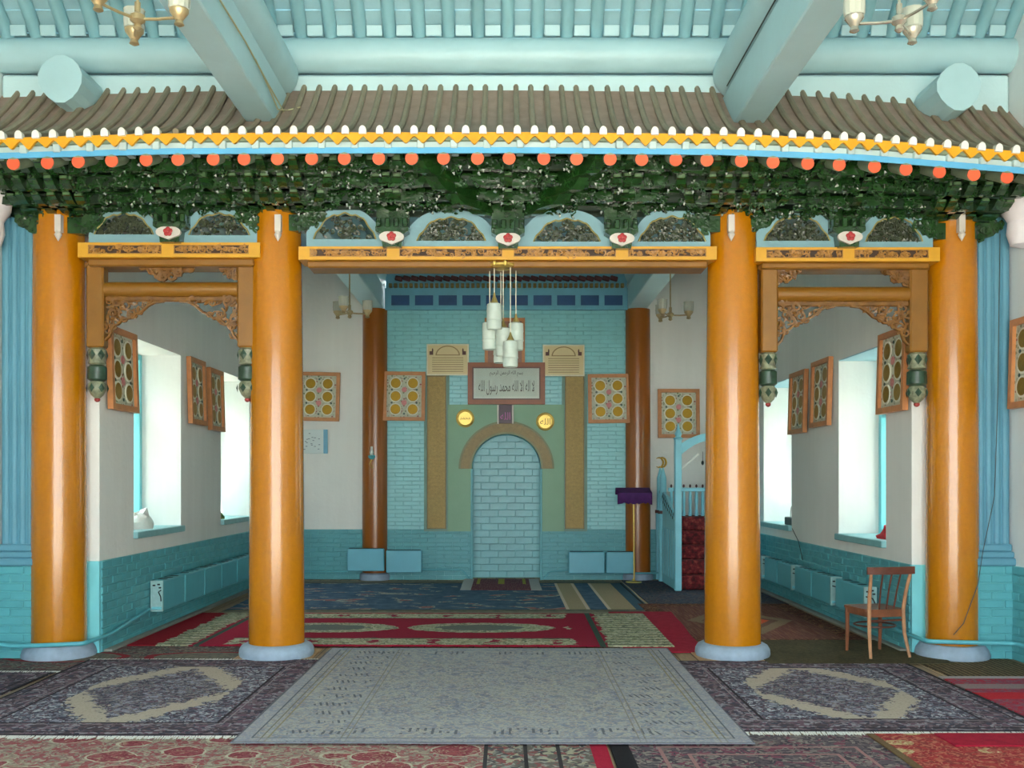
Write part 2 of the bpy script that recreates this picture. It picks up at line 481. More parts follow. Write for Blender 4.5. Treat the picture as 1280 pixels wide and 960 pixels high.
# ------------------------------------------------------------------ windows
m_sill = paint('sill_teal_grey', S(132, 184, 188), 0.5)
wi = 0
m_soff = paint('blue_soffit', S(150, 198, 214), .5, .06)
def window(xi, sx, y0, y1, z0, z1):
    """casement set deep in the wall; sx = outward direction"""
    global wi; wi += 1
    xo = xi + sx * 0.46
    def bx(mb, d0, d1, a0, a1, b0, b1):
        p, q = sorted((xo + sx*d0, xo + sx*d1)); return mb.cbox(p, q, a0, a1, b0, b1, 0.006)
    root = bpy.data.objects.new('window_%d' % wi, None); COL.objects.link(root); root['kind'] = 'structure'
    root.location = (xo, (y0+y1)/2, z0)
    f = MB()
    for a0, a1, b0, b1 in ((y0, y0+.07, z0, z1), (y1-.07, y1, z0, z1), (y0+.07, y1-.07, z0, z0+.07), (y0+.07, y1-.07, z1-.07, z1)):
        bx(f, 0, .09, a0, a1, b0, b1)
    f.build('window_frame', m_cyan, root)
    ym = (y0+y1)/2; zt = z0 + (z1-z0)*0.68
    for a0, a1, b0, b1 in ((ym-.035, ym+.035, z0+.07, z1-.07), (y0+.07, ym-.035, zt-.03, zt+.03), (ym+.035, y1-.07, zt-.03, zt+.03)):
        bx(MB(), .01, .075, a0, a1, b0, b1).build('mullion', m_cyan, root)
    for a0, a1 in ((y0+.07, ym-.035), (ym+.035, y1-.07)):
        for b0, b1 in ((z0+.07, zt-.03), (zt+.03, z1-.07)):
            bx(MB(), .035, .041, a0, a1, b0, b1).build('pane', m_glass, root)
    p, q = sorted((xi - sx*0.05, xo)); MB().cbox(p, q, y0 - .01, y1 + .01, z0 - .06, z0 + .012, .008).build('sill', m_sill, root)
    if sx > 0: MB().cbox(xi + .002, xo, y0, y1, z1 - .012, z1 + .0, .003).build('soffit', m_soff, root)
    portal('window_portal', (xo + sx*0.12, (y0+y1)/2, (z0+z1)/2), (0, sx*PI/2, 0), z1-z0, y1-y0)
    return root
for (a, b, c, d) in WIN_L: window(-XW, -1, a, b, c, d)
for (a, b, c, d) in WIN_R: window(XW, 1, a, b, c, d)

# ------------------------------------------------------------------ ceilings
YP, ZP = 9.20, 5.58         # wall purlin of the hall
SL = math.radians(40)
ceil_in = struct('ceiling_inner', MB().box(-XW - .5, XW + .5, YC + .12, YB + .5, ZT, ZT + .12), m_ceil)
Y1c = 7.4; Z1c = ZP + 0.22 + (YP - Y1c) * math.tan(SL)
ceil = struct('ceiling', MB().box(-XP - .4, XP + .4, YF - .3, Y1c, Z1c, Z1c + .12), m_ceil)
# boards across the slope, then round rafters below them
nb = 11; dl = (YP - Y1c) / math.cos(SL) / nb
for k in range(nb + 1):
    u0 = (k - 1) * dl
    M = Matrix.Translation((0, YP, ZP + 0.20)) @ Matrix.Rotation(-SL, 4, 'X')
    b = MB().cbox(-XP - .3, XP + .3, -(u0 + dl) + .003, -u0 - .003, rng.uniform(0, .004), .03, .004).xform(M)
    b.build('ceiling_board', m_ceil, ceil)
rl = (YP - Y1c) / math.cos(SL)
raf = MB().tube([(0, 0, 0), (0, -rl * math.cos(SL), rl * math.sin(SL))], 0.062, 12).mesh('rafter', m_rafter, smooth=True)
blk = MB().cbox(-.072, .072, -.012, .012, -.075, .02, .006).mesh('gap_board', m_beam)
pitch = 0.2715
for k in range(-17, 18):
    X = k * pitch + 0.02
    inst('rafter', raf, (X, YP + .06, ZP + .115), ceil, rot=(0, 0, rng.uniform(-.006, .006)))
    inst('gap_board', blk, (X + pitch/2, YP - .10, ZP + .21), ceil, rot=(.25, 0, 0))

# wall plate and purlins (each bay a log of its own)
BX = 2.13
m_plate = paint('plate_pale_teal', S(190, 220, 226), 0.45, 0.08, 2)
for i, (a, b) in enumerate(((-XP, -BX), (-BX, BX), (BX, XP))):
    nm = ('left bay', 'middle bay', 'right bay')[i]
    o = MB().tube([(a, YP + .03, ZP), (a*.66+b*.34, YP + .03, ZP + .004), (a*.34+b*.66, YP + .03, ZP + .004), (b, YP + .03, ZP)], 0.155, 20).build('purlin', m_beam, smooth=True)
    tag(o, 'round pale teal log purlin under the ceiling rafters, ' + nm, 'purlin', 'hall purlins')
    o = MB().cbox(a + .01, b - .01, YP + .02, YP + .17, 5.02 if i != 1 else 5.20, ZP - .172, .02).build('wall_plate', m_plate)
    tag(o, 'flat pale teal plate board under the purlin, ' + nm, 'beam', 'hall wall plates')

struct('wall_upper', MB().box(-XP - .4, XP + .4, YP + .19, YP + .30, 5.2, 7.2), m_ceil)
# ------------------------------------------------------------------ big beams
def log_beam(sx, side):
    t = thing('ceiling_beam', 'pale teal squared beam with round log on top, running to the %s inner column' % side, 'beam', (sx*BX, YP, 4.77), 'hall ceiling beams')
    MB().cbox(sx*BX - .135, sx*BX + .135, YF, YP + .05, 4.77, 5.17, .012).build('squared_beam', m_beam, t)
    MB().tube([(sx*BX, YF, 5.37), (sx*BX, 4, 5.375), (sx*BX, YP - .05, 5.37)], 0.225, 22).build('round_log', m_beam, t, smooth=True)
log_beam(-1, 'left'); log_beam(1, 'right')
def inner_beam(sx, side):
    t = thing('inner_beam', 'pale green teal squared beam with log above the %s brown back column' % side, 'beam', (sx*2.17, YB, 4.47), 'inner room beams')
    MB().cbox(sx*2.17 - .16, sx*2.17 + .16, YC + .3, YB - .02, 4.47, 4.86, .012).build('squared_beam', m_beam, t)
    MB().tube([(sx*2.17, YC + .3, 5.06), (sx*2.17, YB - .02, 5.06)], 0.21, 20).build('round_log', m_beam, t, smooth=True)
inner_beam(-1, 'left'); inner_beam(1, 'right')
def stub(px, py, side):
    c = W(px, py, 8.72); n = 16; prof = []
    for i in range(n):
        a = 2*PI*(i+.5)/n; r = 0.192 * (1 + 0.025*math.cos(4*a)) * (1 + 0.02*math.sin(3*a + px))
        prof.append((c.x + r*math.cos(a), c.z + 1.08*r*math.sin(a)))
    o = MB().prism(prof, 8.72, YP + .05).build('beam_end', m_beam)
    tag(o, 'sawn round teal log end poking out above the tiles at the far %s' % side, 'log', 'log ends at the sides')
stub(75, 98, 'left'); stub(1199, 108, 'right')
# ------------------------------------------------------------------ front columns
def front_column(px, base_w, r0, r1, label, stone):
    X = WX(px, YC)
    t = thing('column', label, 'column', (X, YC, 0), 'orange front columns')
    prof = []
    for i in range(15):
        f = i / 14; z = .13 + f * (4.12 - .13)
        prof.append((r0 + (r1 - r0) * f + 0.004 * math.sin(f * PI), z))
    MB().lathe(prof, (X, YC, 0), 48).build('shaft', m_orange, t, smooth=True)
    if stone:
        MB().lathe([(base_w*.97, 0.012), (base_w, .04), (base_w*.99, .08), (base_w*.93, .115), (base_w*.82, .135), (r0*.9, .138)], (X, YC, 0), 40).build('stone_base', m_stone, t, smooth=True)
        MB().cbox(X - base_w*1.04, X + base_w*1.04, YC - base_w*1.04, YC + base_w*1.04, 0, .014, .004).build('plinth_slab', paint('tan_slab', S(176, 138, 100), .7), t)
    else:
        MB().lathe([(base_w*.97, 0.0), (base_w, .03), (base_w*.96, .08), (base_w*.85, .13), (r0*.9, .133)], (X, YC, 0), 40).build('stone_base', m_stone, t, smooth=True)
    return t
front_column(346, .345, .258, .225, 'glossy orange inner column left of the doorway on grey stone base', True)
front_column(915.5, .345, .262, .225, 'glossy orange inner column right of the doorway on grey stone base', True)
front_column(74, .33, .245, .226, 'glossy orange outer column at far left beside blue pilaster', False)
front_column(1190, .33, .235, .215, 'glossy orange outer column at far right near the chair', False)

# ------------------------------------------------------------------ pilasters and pedestals
def pilaster(side, sx, a, b, ztop):
    """fluted blue pilaster on a brick pedestal, between x a..b"""
    y0 = YC - .12
    t = thing('pilaster', 'blue fluted pilaster on a teal brick pedestal at the far %s' % side, 'pilaster', ((a+b)/2, YC, 0), 'fluted pilasters')
    y1 = YC + .14
    n = 4; w = (b - a) / n
    poly = [(a, y1), (a, y0 + .03)]
    for k in range(n):
        c = a + w*(k+.5)
        for j in range(7):
            ang = PI*j/6
            poly.append((c - w*.40*math.cos(ang), y0 + .030 - .022*math.sin(ang)))
    poly += [(b, y0 + .03), (b, y1)]
    MB().prism(poly, 1.06, ztop, axis='z').build('shaft', m_blue, t)
    for i, (z0, z1, e) in enumerate(((.86, .93, .035), (.93, .99, .02), (.99, 1.06, .005))):
        MB().cbox(a - e, b + e, y0 - .02 - e, y1, z0, z1, .012).build('moulding', m_blue, t)
    pd = MB().box(a - .02, b + .02, y0 - .02, y1, 0, .86).build('pedestal', m_mortar, t)
    brick_panel(pd, 'x', y0 - .02, -1, a - .02, b + .02, 0, .86, m_teal)
    xi = (b + .02) if sx < 0 else (a - .02)
    MB().cbox(xi - .012, xi + .012, y0 - .045, y1, 0, .86, .004).build('pedestal_side', m_teal, t)
pilaster('left', -1, -4.66, -4.36, WZ(272, 9.2))
pilaster('right', 1, 4.36, 4.66, WZ(272, 9.2))
m_corb = paint('white_plaster_corbel', S(226, 222, 226), .7, .06, 8, .3, 12)
def corbel(side, sx):
    x = sx * XP; pts = []
    t = thing('plaster_corbel', 'rough white plaster corbel on the hall wall at the far %s edge' % side, 'corbel', (x, 9.0, 4.1), 'plaster corbels')
    b1 = MB().lathe([(0.01, -.32), (.13, -.28), (.20, -.16), (.22, 0), (.22, .35), (.05, .36)], (x, 8.98, 4.25), 20); b1.build('corbel_body', m_corb, t, smooth=True)
    MB().lathe([(0.01, -.18), (.10, -.15), (.13, -.05), (.12, .06), (.02, .08)], (x - sx*.02, 8.98, 3.92), 16).build('corbel_drop', m_corb, t, smooth=True)
corbel('left', -1); corbel('right', 1)

# ------------------------------------------------------------------ carving helper
def spiral(mb, cx, cz, y, R, turns=1.4, r=0.009, flip=1, ang=0.0, n=10, sides=4, yamp=0.008):
    pts = []
    for i in range(n + 1):
        f = i / n; a = ang + flip * f * turns * 2 * PI; q = R * (1 - 0.82 * f)
        pts.append((cx + q*math.cos(a), y - yamp*f, cz + q*math.sin(a)))
    mb.tube(pts, [r*(1.1 - .35*i/n) for i in range(n+1)], sides)
def scroll_fill(mb, inside, x0, x1, z0, z1, y, R=0.035, r=0.008, dens=1.0, yj=0.012, leaf=True):
    """fill a region with curled scrolls and small leaves"""
    n = int((x1-x0)*(z1-z0)/(R*R*2.0)*dens) + 2; k = 0; tries = 0
    while k < n and tries < n*8:
        tries += 1
        cx, cz = rng.uniform(x0, x1), rng.uniform(z0, z1)
        if not inside(cx, cz): continue
        q = R*rng.uniform(.6, 1.15)
        spiral(mb, cx, cz, y + rng.uniform(-yj, yj), q, rng.uniform(1.0, 1.5), r*rng.uniform(.8, 1.25), rng.choice((-1, 1)), rng.uniform(0, 6.3), n=8)
        if leaf:
            a = rng.uniform(0, 6.3); L = q*1.5
            p = Vector((cx + q*math.cos(a), y + rng.uniform(-yj, yj), cz + q*math.sin(a))); d = Vector((math.cos(a+1), -.15, math.sin(a+1)))*L
            if inside(p.x + d.x, p.z + d.z):
                mb.tube([p, p + d*.5, p + d], [r*.4, r*1.7, r*.3], 4)
        k += 1
m_green = paint('dark_green_gloss', S(28, 62, 24), 0.15, 0.45, 9, 0.5, 35, coat=.4)
m_greenD = paint('deep_green_backing', S(24, 44, 26), 0.35, 0.3, 9, 0.3, 35)
m_greenL = paint('highlight_green_tip', S(84, 108, 76), 0.25, 0.5, 20, 0.2)  # paler green puts the highlights on the arm ends into the colour
m_pan = paint('grey_teal_panel', S(124, 164, 174), 0.5, 0.08, 4, .15)
m_carve = paint('dark_olive_carving', S(54, 62, 42), 0.22, 0.5, 14, .4, 40)
m_yel = paint('yellow_lintel', S(212, 156, 38), 0.4, 0.10, 5, .12)
m_brn = paint('brown_carving', S(166, 116, 48), 0.35, 0.4, 18, .4, 50)
m_brnD = paint('dark_brown_recess', S(58, 36, 18), 0.6, 0.3, 12)
m_gate = paint('ochre_gate_wood', S(134, 90, 24), 0.38, 0.14, 5, .15)
m_gateC = paint('ochre_brown_carving', S(118, 78, 28), 0.26, 0.4, 16, .4, 50)
m_plaq = paint('cream_plaque', S(204, 198, 188), .45, .06)
m_redf = paint('red_flower', S(172, 44, 44), .5, .2, 60)

# ------------------------------------------------------------------ lintels
YL = 9.06
def lintel(label, x0, x1, yt, ym, yb, insets, tie):
    """yellow beam with carved panels; pixel extents on the plane YL"""
    a, b = WX(x0, YL), WX(x1, YL); zt, zm, zb = WZ(yt, YL), WZ(ym, YL), WZ(yb, YL)
    t = thing('lintel', label, 'lintel', ((a+b)/2, YL, zb), 'yellow lintels')
    mb = MB(); xs = [(WX(p, YL), WX(q, YL)) for p, q in insets]; h = (zt - zm)
    z0, z1 = zm + h*.22, zt - h*.16
    mb.box(a, b, YL, YL + .30, z1, zt); mb.box(a, b, YL, YL + .30, zm, z0); x = a
    for p, q in xs: mb.box(x, p, YL, YL + .30, z0, z1); x = q
    mb.box(x, b, YL, YL + .30, z0, z1)
    mb.box(a + .02, b - .02, YL + .02, YL + .28, z0, z1)
    mb.build('beam', m_yel, t)
    MB().cbox(a + .07, b - .07, YL + .05, YL + .34, zb, zm, .012).build('tie_beam', m_gate, t)
    for p, q in xs:
        c = MB().box(p + .002, q - .002, YL + .015, YL + .025, z0, z1)
        cp = c.build('carved_panel', m_brnD, t)
        s = MB(); scroll_fill(s, lambda x_, z_: p + .02 < x_ < q - .02 and z0 + .015 < z_ < z1 - .015, p, q, z0, z1, YL + .010, R=.030, r=.0085, dens=1.0, yj=.004)
        s.frame(p, q, z0, z1, .008, YL - .002, YL + .02)
        s.build('scrollwork', m_brn, cp, kind='stuff')
lintel('yellow carved lintel over the left bay', 97, 325, 303, 321.5, 331, [(110, 202), (217, 311)], True)
lintel('long yellow carved lintel over the middle doorway', 373, 896, 308, 324.5, 333, [(387, 484), (499, 628), (642, 770), (785, 883)], True)
lintel('yellow carved lintel over the right bay', 945, 1175, 309, 326.5, 334, [(958, 1054), (1068, 1161)], True)

# ------------------------------------------------------------------ arched openwork panels above the lintels
YT = 9.12
def arch_panel(x0, x1, ytop, ybot, label, cx0, cx1, cyt, cyb, dens):
    """teal board with a cloud-shaped opening filled with carving"""
    a, b = WX(x0, YT), WX(x1, YT); z0, z1 = WZ(ybot, YT), WZ(ytop, YT)
    c0, c1 = WX(cx0, YT), WX(cx1, YT); d0, d1 = WZ(cyb, YT), WZ(cyt, YT)
    t = thing('openwork_panel', label, 'panel', ((a+b)/2, YT, z0), 'arched openwork panels')
    # opening outline (top edge) from left foot to right foot
    n = 24; cm = (c0+c1)/2; hw = (c1-c0)/2
    def top(u):   # u -1..1
        s = 1 - abs(u)
        z = d0 + (d1-d0) * min(1.0, (s/0.45))**0.72 * (0.90 + 0.10*math.cos(u*PI)) + (d1-d0)*0.035*math.sin(abs(u)*22)
        if abs(u) < .05: z += (d1-d0)*.07
        return max(z, d0)
    us = [-1 + 2*i/n for i in range(n+1)]
    op = [(cm + hw*u, top(u)) for u in us]
    # outer outline: arched top
    def outer(x_):
        u = (x_ - (a+b)/2)/((b-a)/2)
        return z0 + (z1-z0)*(1 - .62*abs(u)**2.6)
    mb = MB()
    xs = [a] + [p[0] for p in op] + [b]; lo = [d0] + [p[1] for p in op] + [d0]
    for i in range(len(xs)-1):
        if xs[i+1] - xs[i] < 1e-5: continue
        p0, p1 = xs[i], xs[i+1]; q0, q1 = max(outer(p0), lo[i] + .01), max(outer(p1), lo[i+1] + .01)
        vs = [(p0,YT,lo[i]),(p1,YT,lo[i+1]),(p1,YT,q1),(p0,YT,q0),(p0,YT+.05,lo[i]),(p1,YT+.05,lo[i+1]),(p1,YT+.05,q1),(p0,YT+.05,q0)]
        mb.add(vs, [(0,1,2,3),(5,4,7,6),(3,2,6,7),(0,4,5,1)])
    mb.box(a, b, YT, YT + .05, z0, d0)
    mb.build('board', m_pan, t)
    MB().tube([(x_, YT - .004, z_) for x_, z_ in op], .0075, 5).build('gilt_edge', paint('gilt_olive', S(150, 140, 80), .4), t)
    s = MB()
    scroll_fill(s, lambda x_, z_: c0 < x_ < c1 and d0 < z_ < top((x_-cm)/hw) - .012, c0, c1, d0, d1, YT + .025, R=.036, r=.0105, dens=dens, yj=.014)
    s.build('carving', m_carve, t, kind='stuff')
arch_panel(111, 200, 258, 304, 'teal arched openwork panel next to the far left column', 118, 192, 268, 293, 1.5)
arch_panel(226, 322, 257, 303, 'teal arched openwork panel left of the left inner column, thinly carved', 236, 312, 268, 294, .5)
arch_panel(383, 478, 260, 309, 'teal arched openwork panel right of the left inner column, thinly carved', 392, 470, 268, 299, .5)
arch_panel(504, 622, 262, 309, 'teal arched openwork panel, densely carved, left of the middle bracket', 521, 607, 273, 301, 1.5)
arch_panel(648, 764, 262, 309, 'teal arched openwork panel right of the middle bracket with dark carving', 667, 750, 275, 302, 1.1)
arch_panel(790, 888, 260, 312, 'teal arched openwork panel left of the right inner column', 798, 882, 272, 302, 1.4)
arch_panel(946, 1046, 260, 309, 'teal arched openwork panel right of the right inner column', 955, 1037, 272, 301, 1.4)
arch_panel(1074, 1166, 262, 309, 'teal arched openwork panel next to the far right column', 1082, 1153, 273, 302, 1.5)

# ------------------------------------------------------------------ bracket sets
TIER = [(8.96, 4.105, 4.165), (8.74, 4.13, 4.22), (8.53, 4.20, 4.31), (8.34, 4.285, 4.39)]   # (front y, bottom z, top z)
def sag(X):
    """the eave droops towards both ends, more to the right"""
    return -float(np.interp(X, [-5.2, -4.1, -2.85, -1.5, 0.1, 1.8, 2.9, 4.1, 5.2], [.085, .046, .010, .002, 0, .016, .059, .155, .26]))
def arm(mb, x, yb, yf, z0, z1, w, dx=0.0):
    """cantilever arm: curved underside at its front, small upturned tip; dx shifts the front sideways"""
    prof = [(yb, z0), (yf + .10, z0), (yf + .05, z0 + (z1-z0)*.22), (yf + .015, z0 + (z1-z0)*.5), (yf, z0 + (z1-z0)*.55), (yf, z1), (yb, z1)]
    n = len(prof); L = yb - yf
    vs = []
    for s in (-1, 1):
        for (y, z) in prof: vs.append((x + s*w/2 + dx*(yb - y)/L, y, z))
    fs = [tuple(range(n)), tuple(range(2*n-1, n-1, -1))] + [((i+1) % n, i, n+i, n+(i+1) % n) for i in range(n)]
    mb.add(vs, fs)
def plaque(t, X, Z, Y):
    n = 20; pts = []
    for i in range(n):
        a = 2*PI*i/n; r = 1.0
        x = .112*math.cos(a); z = .052*math.sin(a)
        if z < 0: z = -.052*abs(math.sin(a))**.8 - .018*max(0, math.cos(2*(a-1.5*PI)))**6
        if z > 0: z -= .008*max(0, math.cos(2*(a-.5*PI)))**4
        pts.append((X + x, Z + z))
    p = MB().prism(pts, Y - .03, Y).build('plaque', m_plaq, t)
    p['label'] = 'cream heart-shaped plaque'
    f = MB()
    for k in range(5):
        a = PI/2 + k*2*PI/5
        f.lathe([(.004, -.016), (.019, -.010), (.022, 0), (.004, .005)], (0,0,0), 8).v
        m_ = len(f.v) - 32
        for i in range(m_, len(f.v)):
            x, y, z = f.v[i]; f.v[i] = (X + .023*math.cos(a) + x, Y - .03 + z*.5 - .004, Z + .023*math.sin(a) + y)
    f.build('flower', m_redf, p)
tip_m = MB().cbox(-.030, .030, -.008, .004, -.016, .026, .004).mesh('arm_tip', m_greenL)
def bracket(px, label, offs, fan, wings, with_plaque=True, zsh=0.0, pend=False, pzb=297):
    """offs: sideways positions of the parallel arms per tier; fan: diagonal arms; wings: half width of the cross arms"""
    X = WX(px, 9.0); sg = sag(X)*.6 + zsh
    t = thing('bracket_set', label, 'bracket', (X, 9.0, TIER[0][1]), 'dark green eave brackets')
    for k, (yf, z0, z1) in enumerate(TIER):
        z0, z1 = z0 + sg, z1 + sg
        for d in offs[min(k, len(offs)-1)]:
            mb = MB(); arm(mb, X + d, 9.22, yf, z0, z1, .074)
            o = mb.build('arm', m_green, t)
            tp = inst('arm_tip', tip_m, (d, yf - 9.0 - .004, (z0+z1)/2 + .022 - TIER[0][1]), t)
            tp.parent = o
        for s in (-1, 1):
            for d in fan[min(k, len(fan)-1)] if fan else ():
                mb = MB(); arm(mb, X + s*d[0], 9.22, yf + (.03 if d[1] < .25 else -.06), z0 - (0 if d[1] < .25 else .05), z1, .08 if d[1] < .25 else .11, dx=s*d[1])
                o = mb.build('diagonal_arm', m_green, t)
                tp = inst('arm_tip', tip_m, (s*(d[0]+d[1]), yf + .03 - 9.0 - .004, (z0+z1)/2 + .022 - TIER[0][1]), t); tp.parent = o
        # cross arm, boat shaped, and its bearing blocks
        wv = wings[min(k, len(wings)-1)]
        yy = yf + (.17 if pend else .10); c = (z0+z1)/2
        poly = [(X - wv, z1), (X - wv, c + .015), (X - wv*.86, z0 + .012), (X - wv*.62, z0), (X + wv*.62, z0), (X + wv*.86, z0 + .012), (X + wv, c + .015), (X + wv, z1)]
        ca = MB().prism(poly, yy, yy + .07).build('cross_arm', m_green, t)
        if pend: continue
        sc = MB(); scroll_fill(sc, lambda x_, z_: abs(x_ - X) < wv*.93, X - wv, X + wv, z0 + .01, z1 - .01, yy - .006, R=.036, r=.011, dens=.8, yj=.006)
        sc.build('scrollwork', m_green, ca, kind='stuff')
        nbk = max(2, int(wv/.12))
        for j in range(nbk + 1):
            xx = X - wv*.92 + j*wv*1.84/nbk
            MB().cbox(xx - .042, xx + .042, yy - .015, yy + .085, z1 - .02, z1 + .035, .010).build('bearing_block', m_green, t)
    if with_plaque:
        zb = WZ(pzb, 9.0)
        MB().prism([(X - .085, zb - .085), (X + .085, zb - .085), (X + .10, zb + .03), (X + .15, zb + .06), (X + .15, zb + .10), (X - .15, zb + .10), (X - .15, zb + .06), (X - .10, zb + .03)], 8.99, 9.14).build('base_block', m_green, t)
        MB().box(X - .15, X + .15, 9.07, 9.14, zb + .09, 4.13 + sg).build('backing_block', m_green, t)
        for j in range(4):
            xx = X - .12 + j*.08
            MB().cbox(xx - .024, xx + .024, 8.975, 9.10, zb + .09, zb + .175, .008).build('peg', m_green, t)
        plaque(t, X, zb, 8.985)
    if pend:
        poly = [(X - .40, 4.09 + sg), (X - .40, 4.05 + sg), (X - .33, 3.97 + sg), (X - .22, 3.94 + sg), (X + .22, 3.94 + sg), (X + .33, 3.97 + sg), (X + .40, 4.05 + sg), (X + .40, 4.09 + sg)]
        ba = MB().prism(poly, 9.13, 9.24).build('base_arm', m_green, t)
        sc = MB(); scroll_fill(sc, lambda x_, z_: .2 < abs(x_ - X) < .40 and z_ > 3.95 + sg + max(0, abs(x_ - X) - .22)*.55, X - .4, X + .4, 3.95 + sg, 4.09 + sg, 9.12, R=.04, r=.013, dens=2.0, yj=.012)
        sc.build('scrollwork', m_green, ba, kind='stuff')
        za, zc = WZ(268, 9.03), WZ(301, 9.03)
        o = MB().prism([(X - .028, za), (X + .028, za), (X + .028, zc + .085), (X - .028, zc + .085)], 9.03, 9.09).build('tongue', m_plaq, t)
        MB().lathe([(.002, 0), (.022, .035), (.034, .06), (.02, .085), (.02, .10)], (X, 9.045, zc), 12).build('tongue_tip', m_plaq, o, smooth=True)
sp = .138
c5 = [[-1.5*sp, -.5*sp, .5*sp, 1.5*sp], [-1.5*sp, -.5*sp, .5*sp, 1.5*sp], [-2*sp, -sp, 0, sp, 2*sp], [-2*sp, -sp, 0, sp, 2*sp]]
fan_c = [[(.26, .10)], [(.28, .16)], [(.36, .18)], [(.40, .22)]]
wing_c = [.36, .46, .56, .62]
bracket(346, 'dark green bracket cluster on top of the left inner orange column', c5, fan_c, wing_c, False, pend=True)
bracket(915.5, 'dark green bracket cluster on top of the right inner orange column', c5, fan_c, wing_c, False, pend=True)
bracket(70, 'dark green bracket cluster on top of the far left orange column', c5, [[(.26, .04)]], [.30, .38, .46, .5], False, pend=True)
bracket(1205, 'dark green bracket cluster on top of the far right orange column', c5, [[(.26, .04)]], [.34, .42, .46, .5], False, pend=True, zsh=.015)
one = [[0]]
bracket(212, 'dark green bracket with flower plaque above the left bay', one, None, [.20, .28, .36, .40], pzb=291)
bracket(490, 'dark green bracket with flower plaque, first in the middle bay', one, [[(.02, .02)], [(.03, .03)], [(.04, .05)], [(.05, .06)]], [.20, .30, .36, .42], pzb=297)
bracket(635, 'large fan-shaped green bracket with flower plaque at the centre of the middle bay', one, [[(.06, .30)], [(.06, .46)], [(.05, .62)], [(.04, .74)]], [.20, .25, .30, .34], pzb=299)
bracket(777, 'dark green bracket with flower plaque, last in the middle bay', one, [[(.02, .02)], [(.03, .03)], [(.04, .05)], [(.05, .06)]], [.20, .30, .36, .42], pzb=299)
bracket(1061, 'dark green bracket with flower plaque above the right bay', one, None, [.20, .28, .36, .40], pzb=297)
# carved friezes between the tiers
def frieze(label, xa, xb):
    t = thing('carved_frieze', label, 'frieze', ((xa+xb)/2, 9.0, 4.05), 'carved green friezes')
    for k, (yf, z0, z1) in enumerate(TIER):
        yy = yf + .15
        def zz(x, z): return z + sag(x)*.6
        n = 8
        mb = MB()
        for i in range(n):
            p, q = xa + (xb-xa)*i/n, xa + (xb-xa)*(i+1)/n
            b_ = .02
            vs = [(p,yy,zz(p,z0+b_)),(q,yy,zz(q,z0+b_)),(q,yy,zz(q,z1)),(p,yy,zz(p,z1)),(p,yy+.05,zz(p,z0+b_)),(q,yy+.05,zz(q,z0+b_)),(q,yy+.05,zz(q,z1)),(p,yy+.05,zz(p,z1))]
            mb.add(vs, [(0,1,2,3),(5,4,7,6),(3,2,6,7),(0,4,5,1)] + ([(0,3,7,4)] if i == 0 else []) + ([(1,5,6,2)] if i == n-1 else []))
        bo = mb.build('frieze_board', m_greenD, t)
        s = MB(); sg = sag((xa+xb)/2)*.6
        scroll_fill(s, lambda x_, z_: True, xa + .02, xb - .02, z0 + .0 + sg, z1 - .01 + sg, yy - .012, R=.034, r=.0095, dens=1.1, yj=.010)
        s.build('scrollwork', m_green, bo, kind='stuff')
        MB().cbox(xa, xb, yy - .03, yy + .05, z1 - .012 + sg, z1 + .012 + sg, .004).build('rail', m_green, t)
xs_ = [-4.5, WX(346, 9.0), WX(915.5, 9.0), 4.45]
frieze('dark green carved frieze tiers above the left bay', xs_[0], xs_[1] - .01)
frieze('dark green carved frieze tiers above the middle bay', xs_[1] + .01, xs_[2] - .01)
frieze('dark green carved frieze tiers above the right bay', xs_[2] + .01, xs_[3])
o = MB().box(-4.6, 4.6, 9.25, 9.28, 4.10, 5.0).build('backing_wall', m_greenD)
o.name = 'wall_frieze'; o['kind'] = 'structure'

# ------------------------------------------------------------------ tiled eave
m_tile = paint('grey_brown_tile', S(156, 134, 120), .75, .15, 8, .4, 40, rnd=.3)
m_rib = paint('grey_green_rib', S(138, 128, 108), .7, .15, 8, .3, 40, rnd=.3)
m_cap = paint('white_tile_cap', S(228, 226, 220), .55, .03, 20, .1)
m_drip = paint('yellow_drip_tile', S(224, 158, 20), .45, .10, 10, .12, rnd=.3)
m_bfas = paint('sky_blue_fascia', S(92, 172, 216), .45, .08, 4)
m_wfas = paint('pale_white_teal_board', S(184, 206, 208), .5, .08, 6, rnd=.4)
m_oran = paint('orange_red_rafter_end', S(236, 96, 56), .5, .10, 40, .2, rnd=.6)
m_rafside = paint('grey_green_rafter', S(126, 142, 118), .5, .15, 8)
YE, ZE = 8.16, WZ(168, 8.16)
YR, ZR = 9.24, 5.29
def roofz(f): return ZE + .022 + (ZR - ZE - .022) * (0.42*f + 0.58*f**1.7)
PITCH = 21.35 * YE / FOC
eave = thing('tiled_eave', 'long eave of small grey tiles with white caps, yellow drip edge and blue fascia', 'eave', (0, YE, ZE))
mb = MB(); nx = 90; ny = 12
for i in range(nx + 1):
    X = -XP + 2*XP*i/nx
    for j in range(ny + 1):
        f = j/ny; mb.v.append((X, YE + .01 + (YR - YE)*f, roofz(f) + sag(X)))
for i in range(nx):
    for j in range(ny):
        a = i*(ny+1)+j; mb.f.append((a, a+ny+1, a+ny+2, a+1))
top_n = len(mb.v)
mb.v += [(x, y, z - .05) for (x, y, z) in mb.v[:top_n]]
mb.f += [tuple(q + top_n for q in f[::-1]) for f in mb.f[:nx*ny]]
for i in range(nx):
    a, b = i*(ny+1), (i+1)*(ny+1); mb.f.append((a, a + top_n, b + top_n, b))
mb.build('tile_bed', m_tile, eave)
rp = []
for j in range(13):
    f = j/12; rp.append((0, (YR - YE)*f, roofz(f) + .012 - ZE))
rib_m = MB().tube(rp, .027, 8).mesh('tile_rib', m_rib, smooth=True)
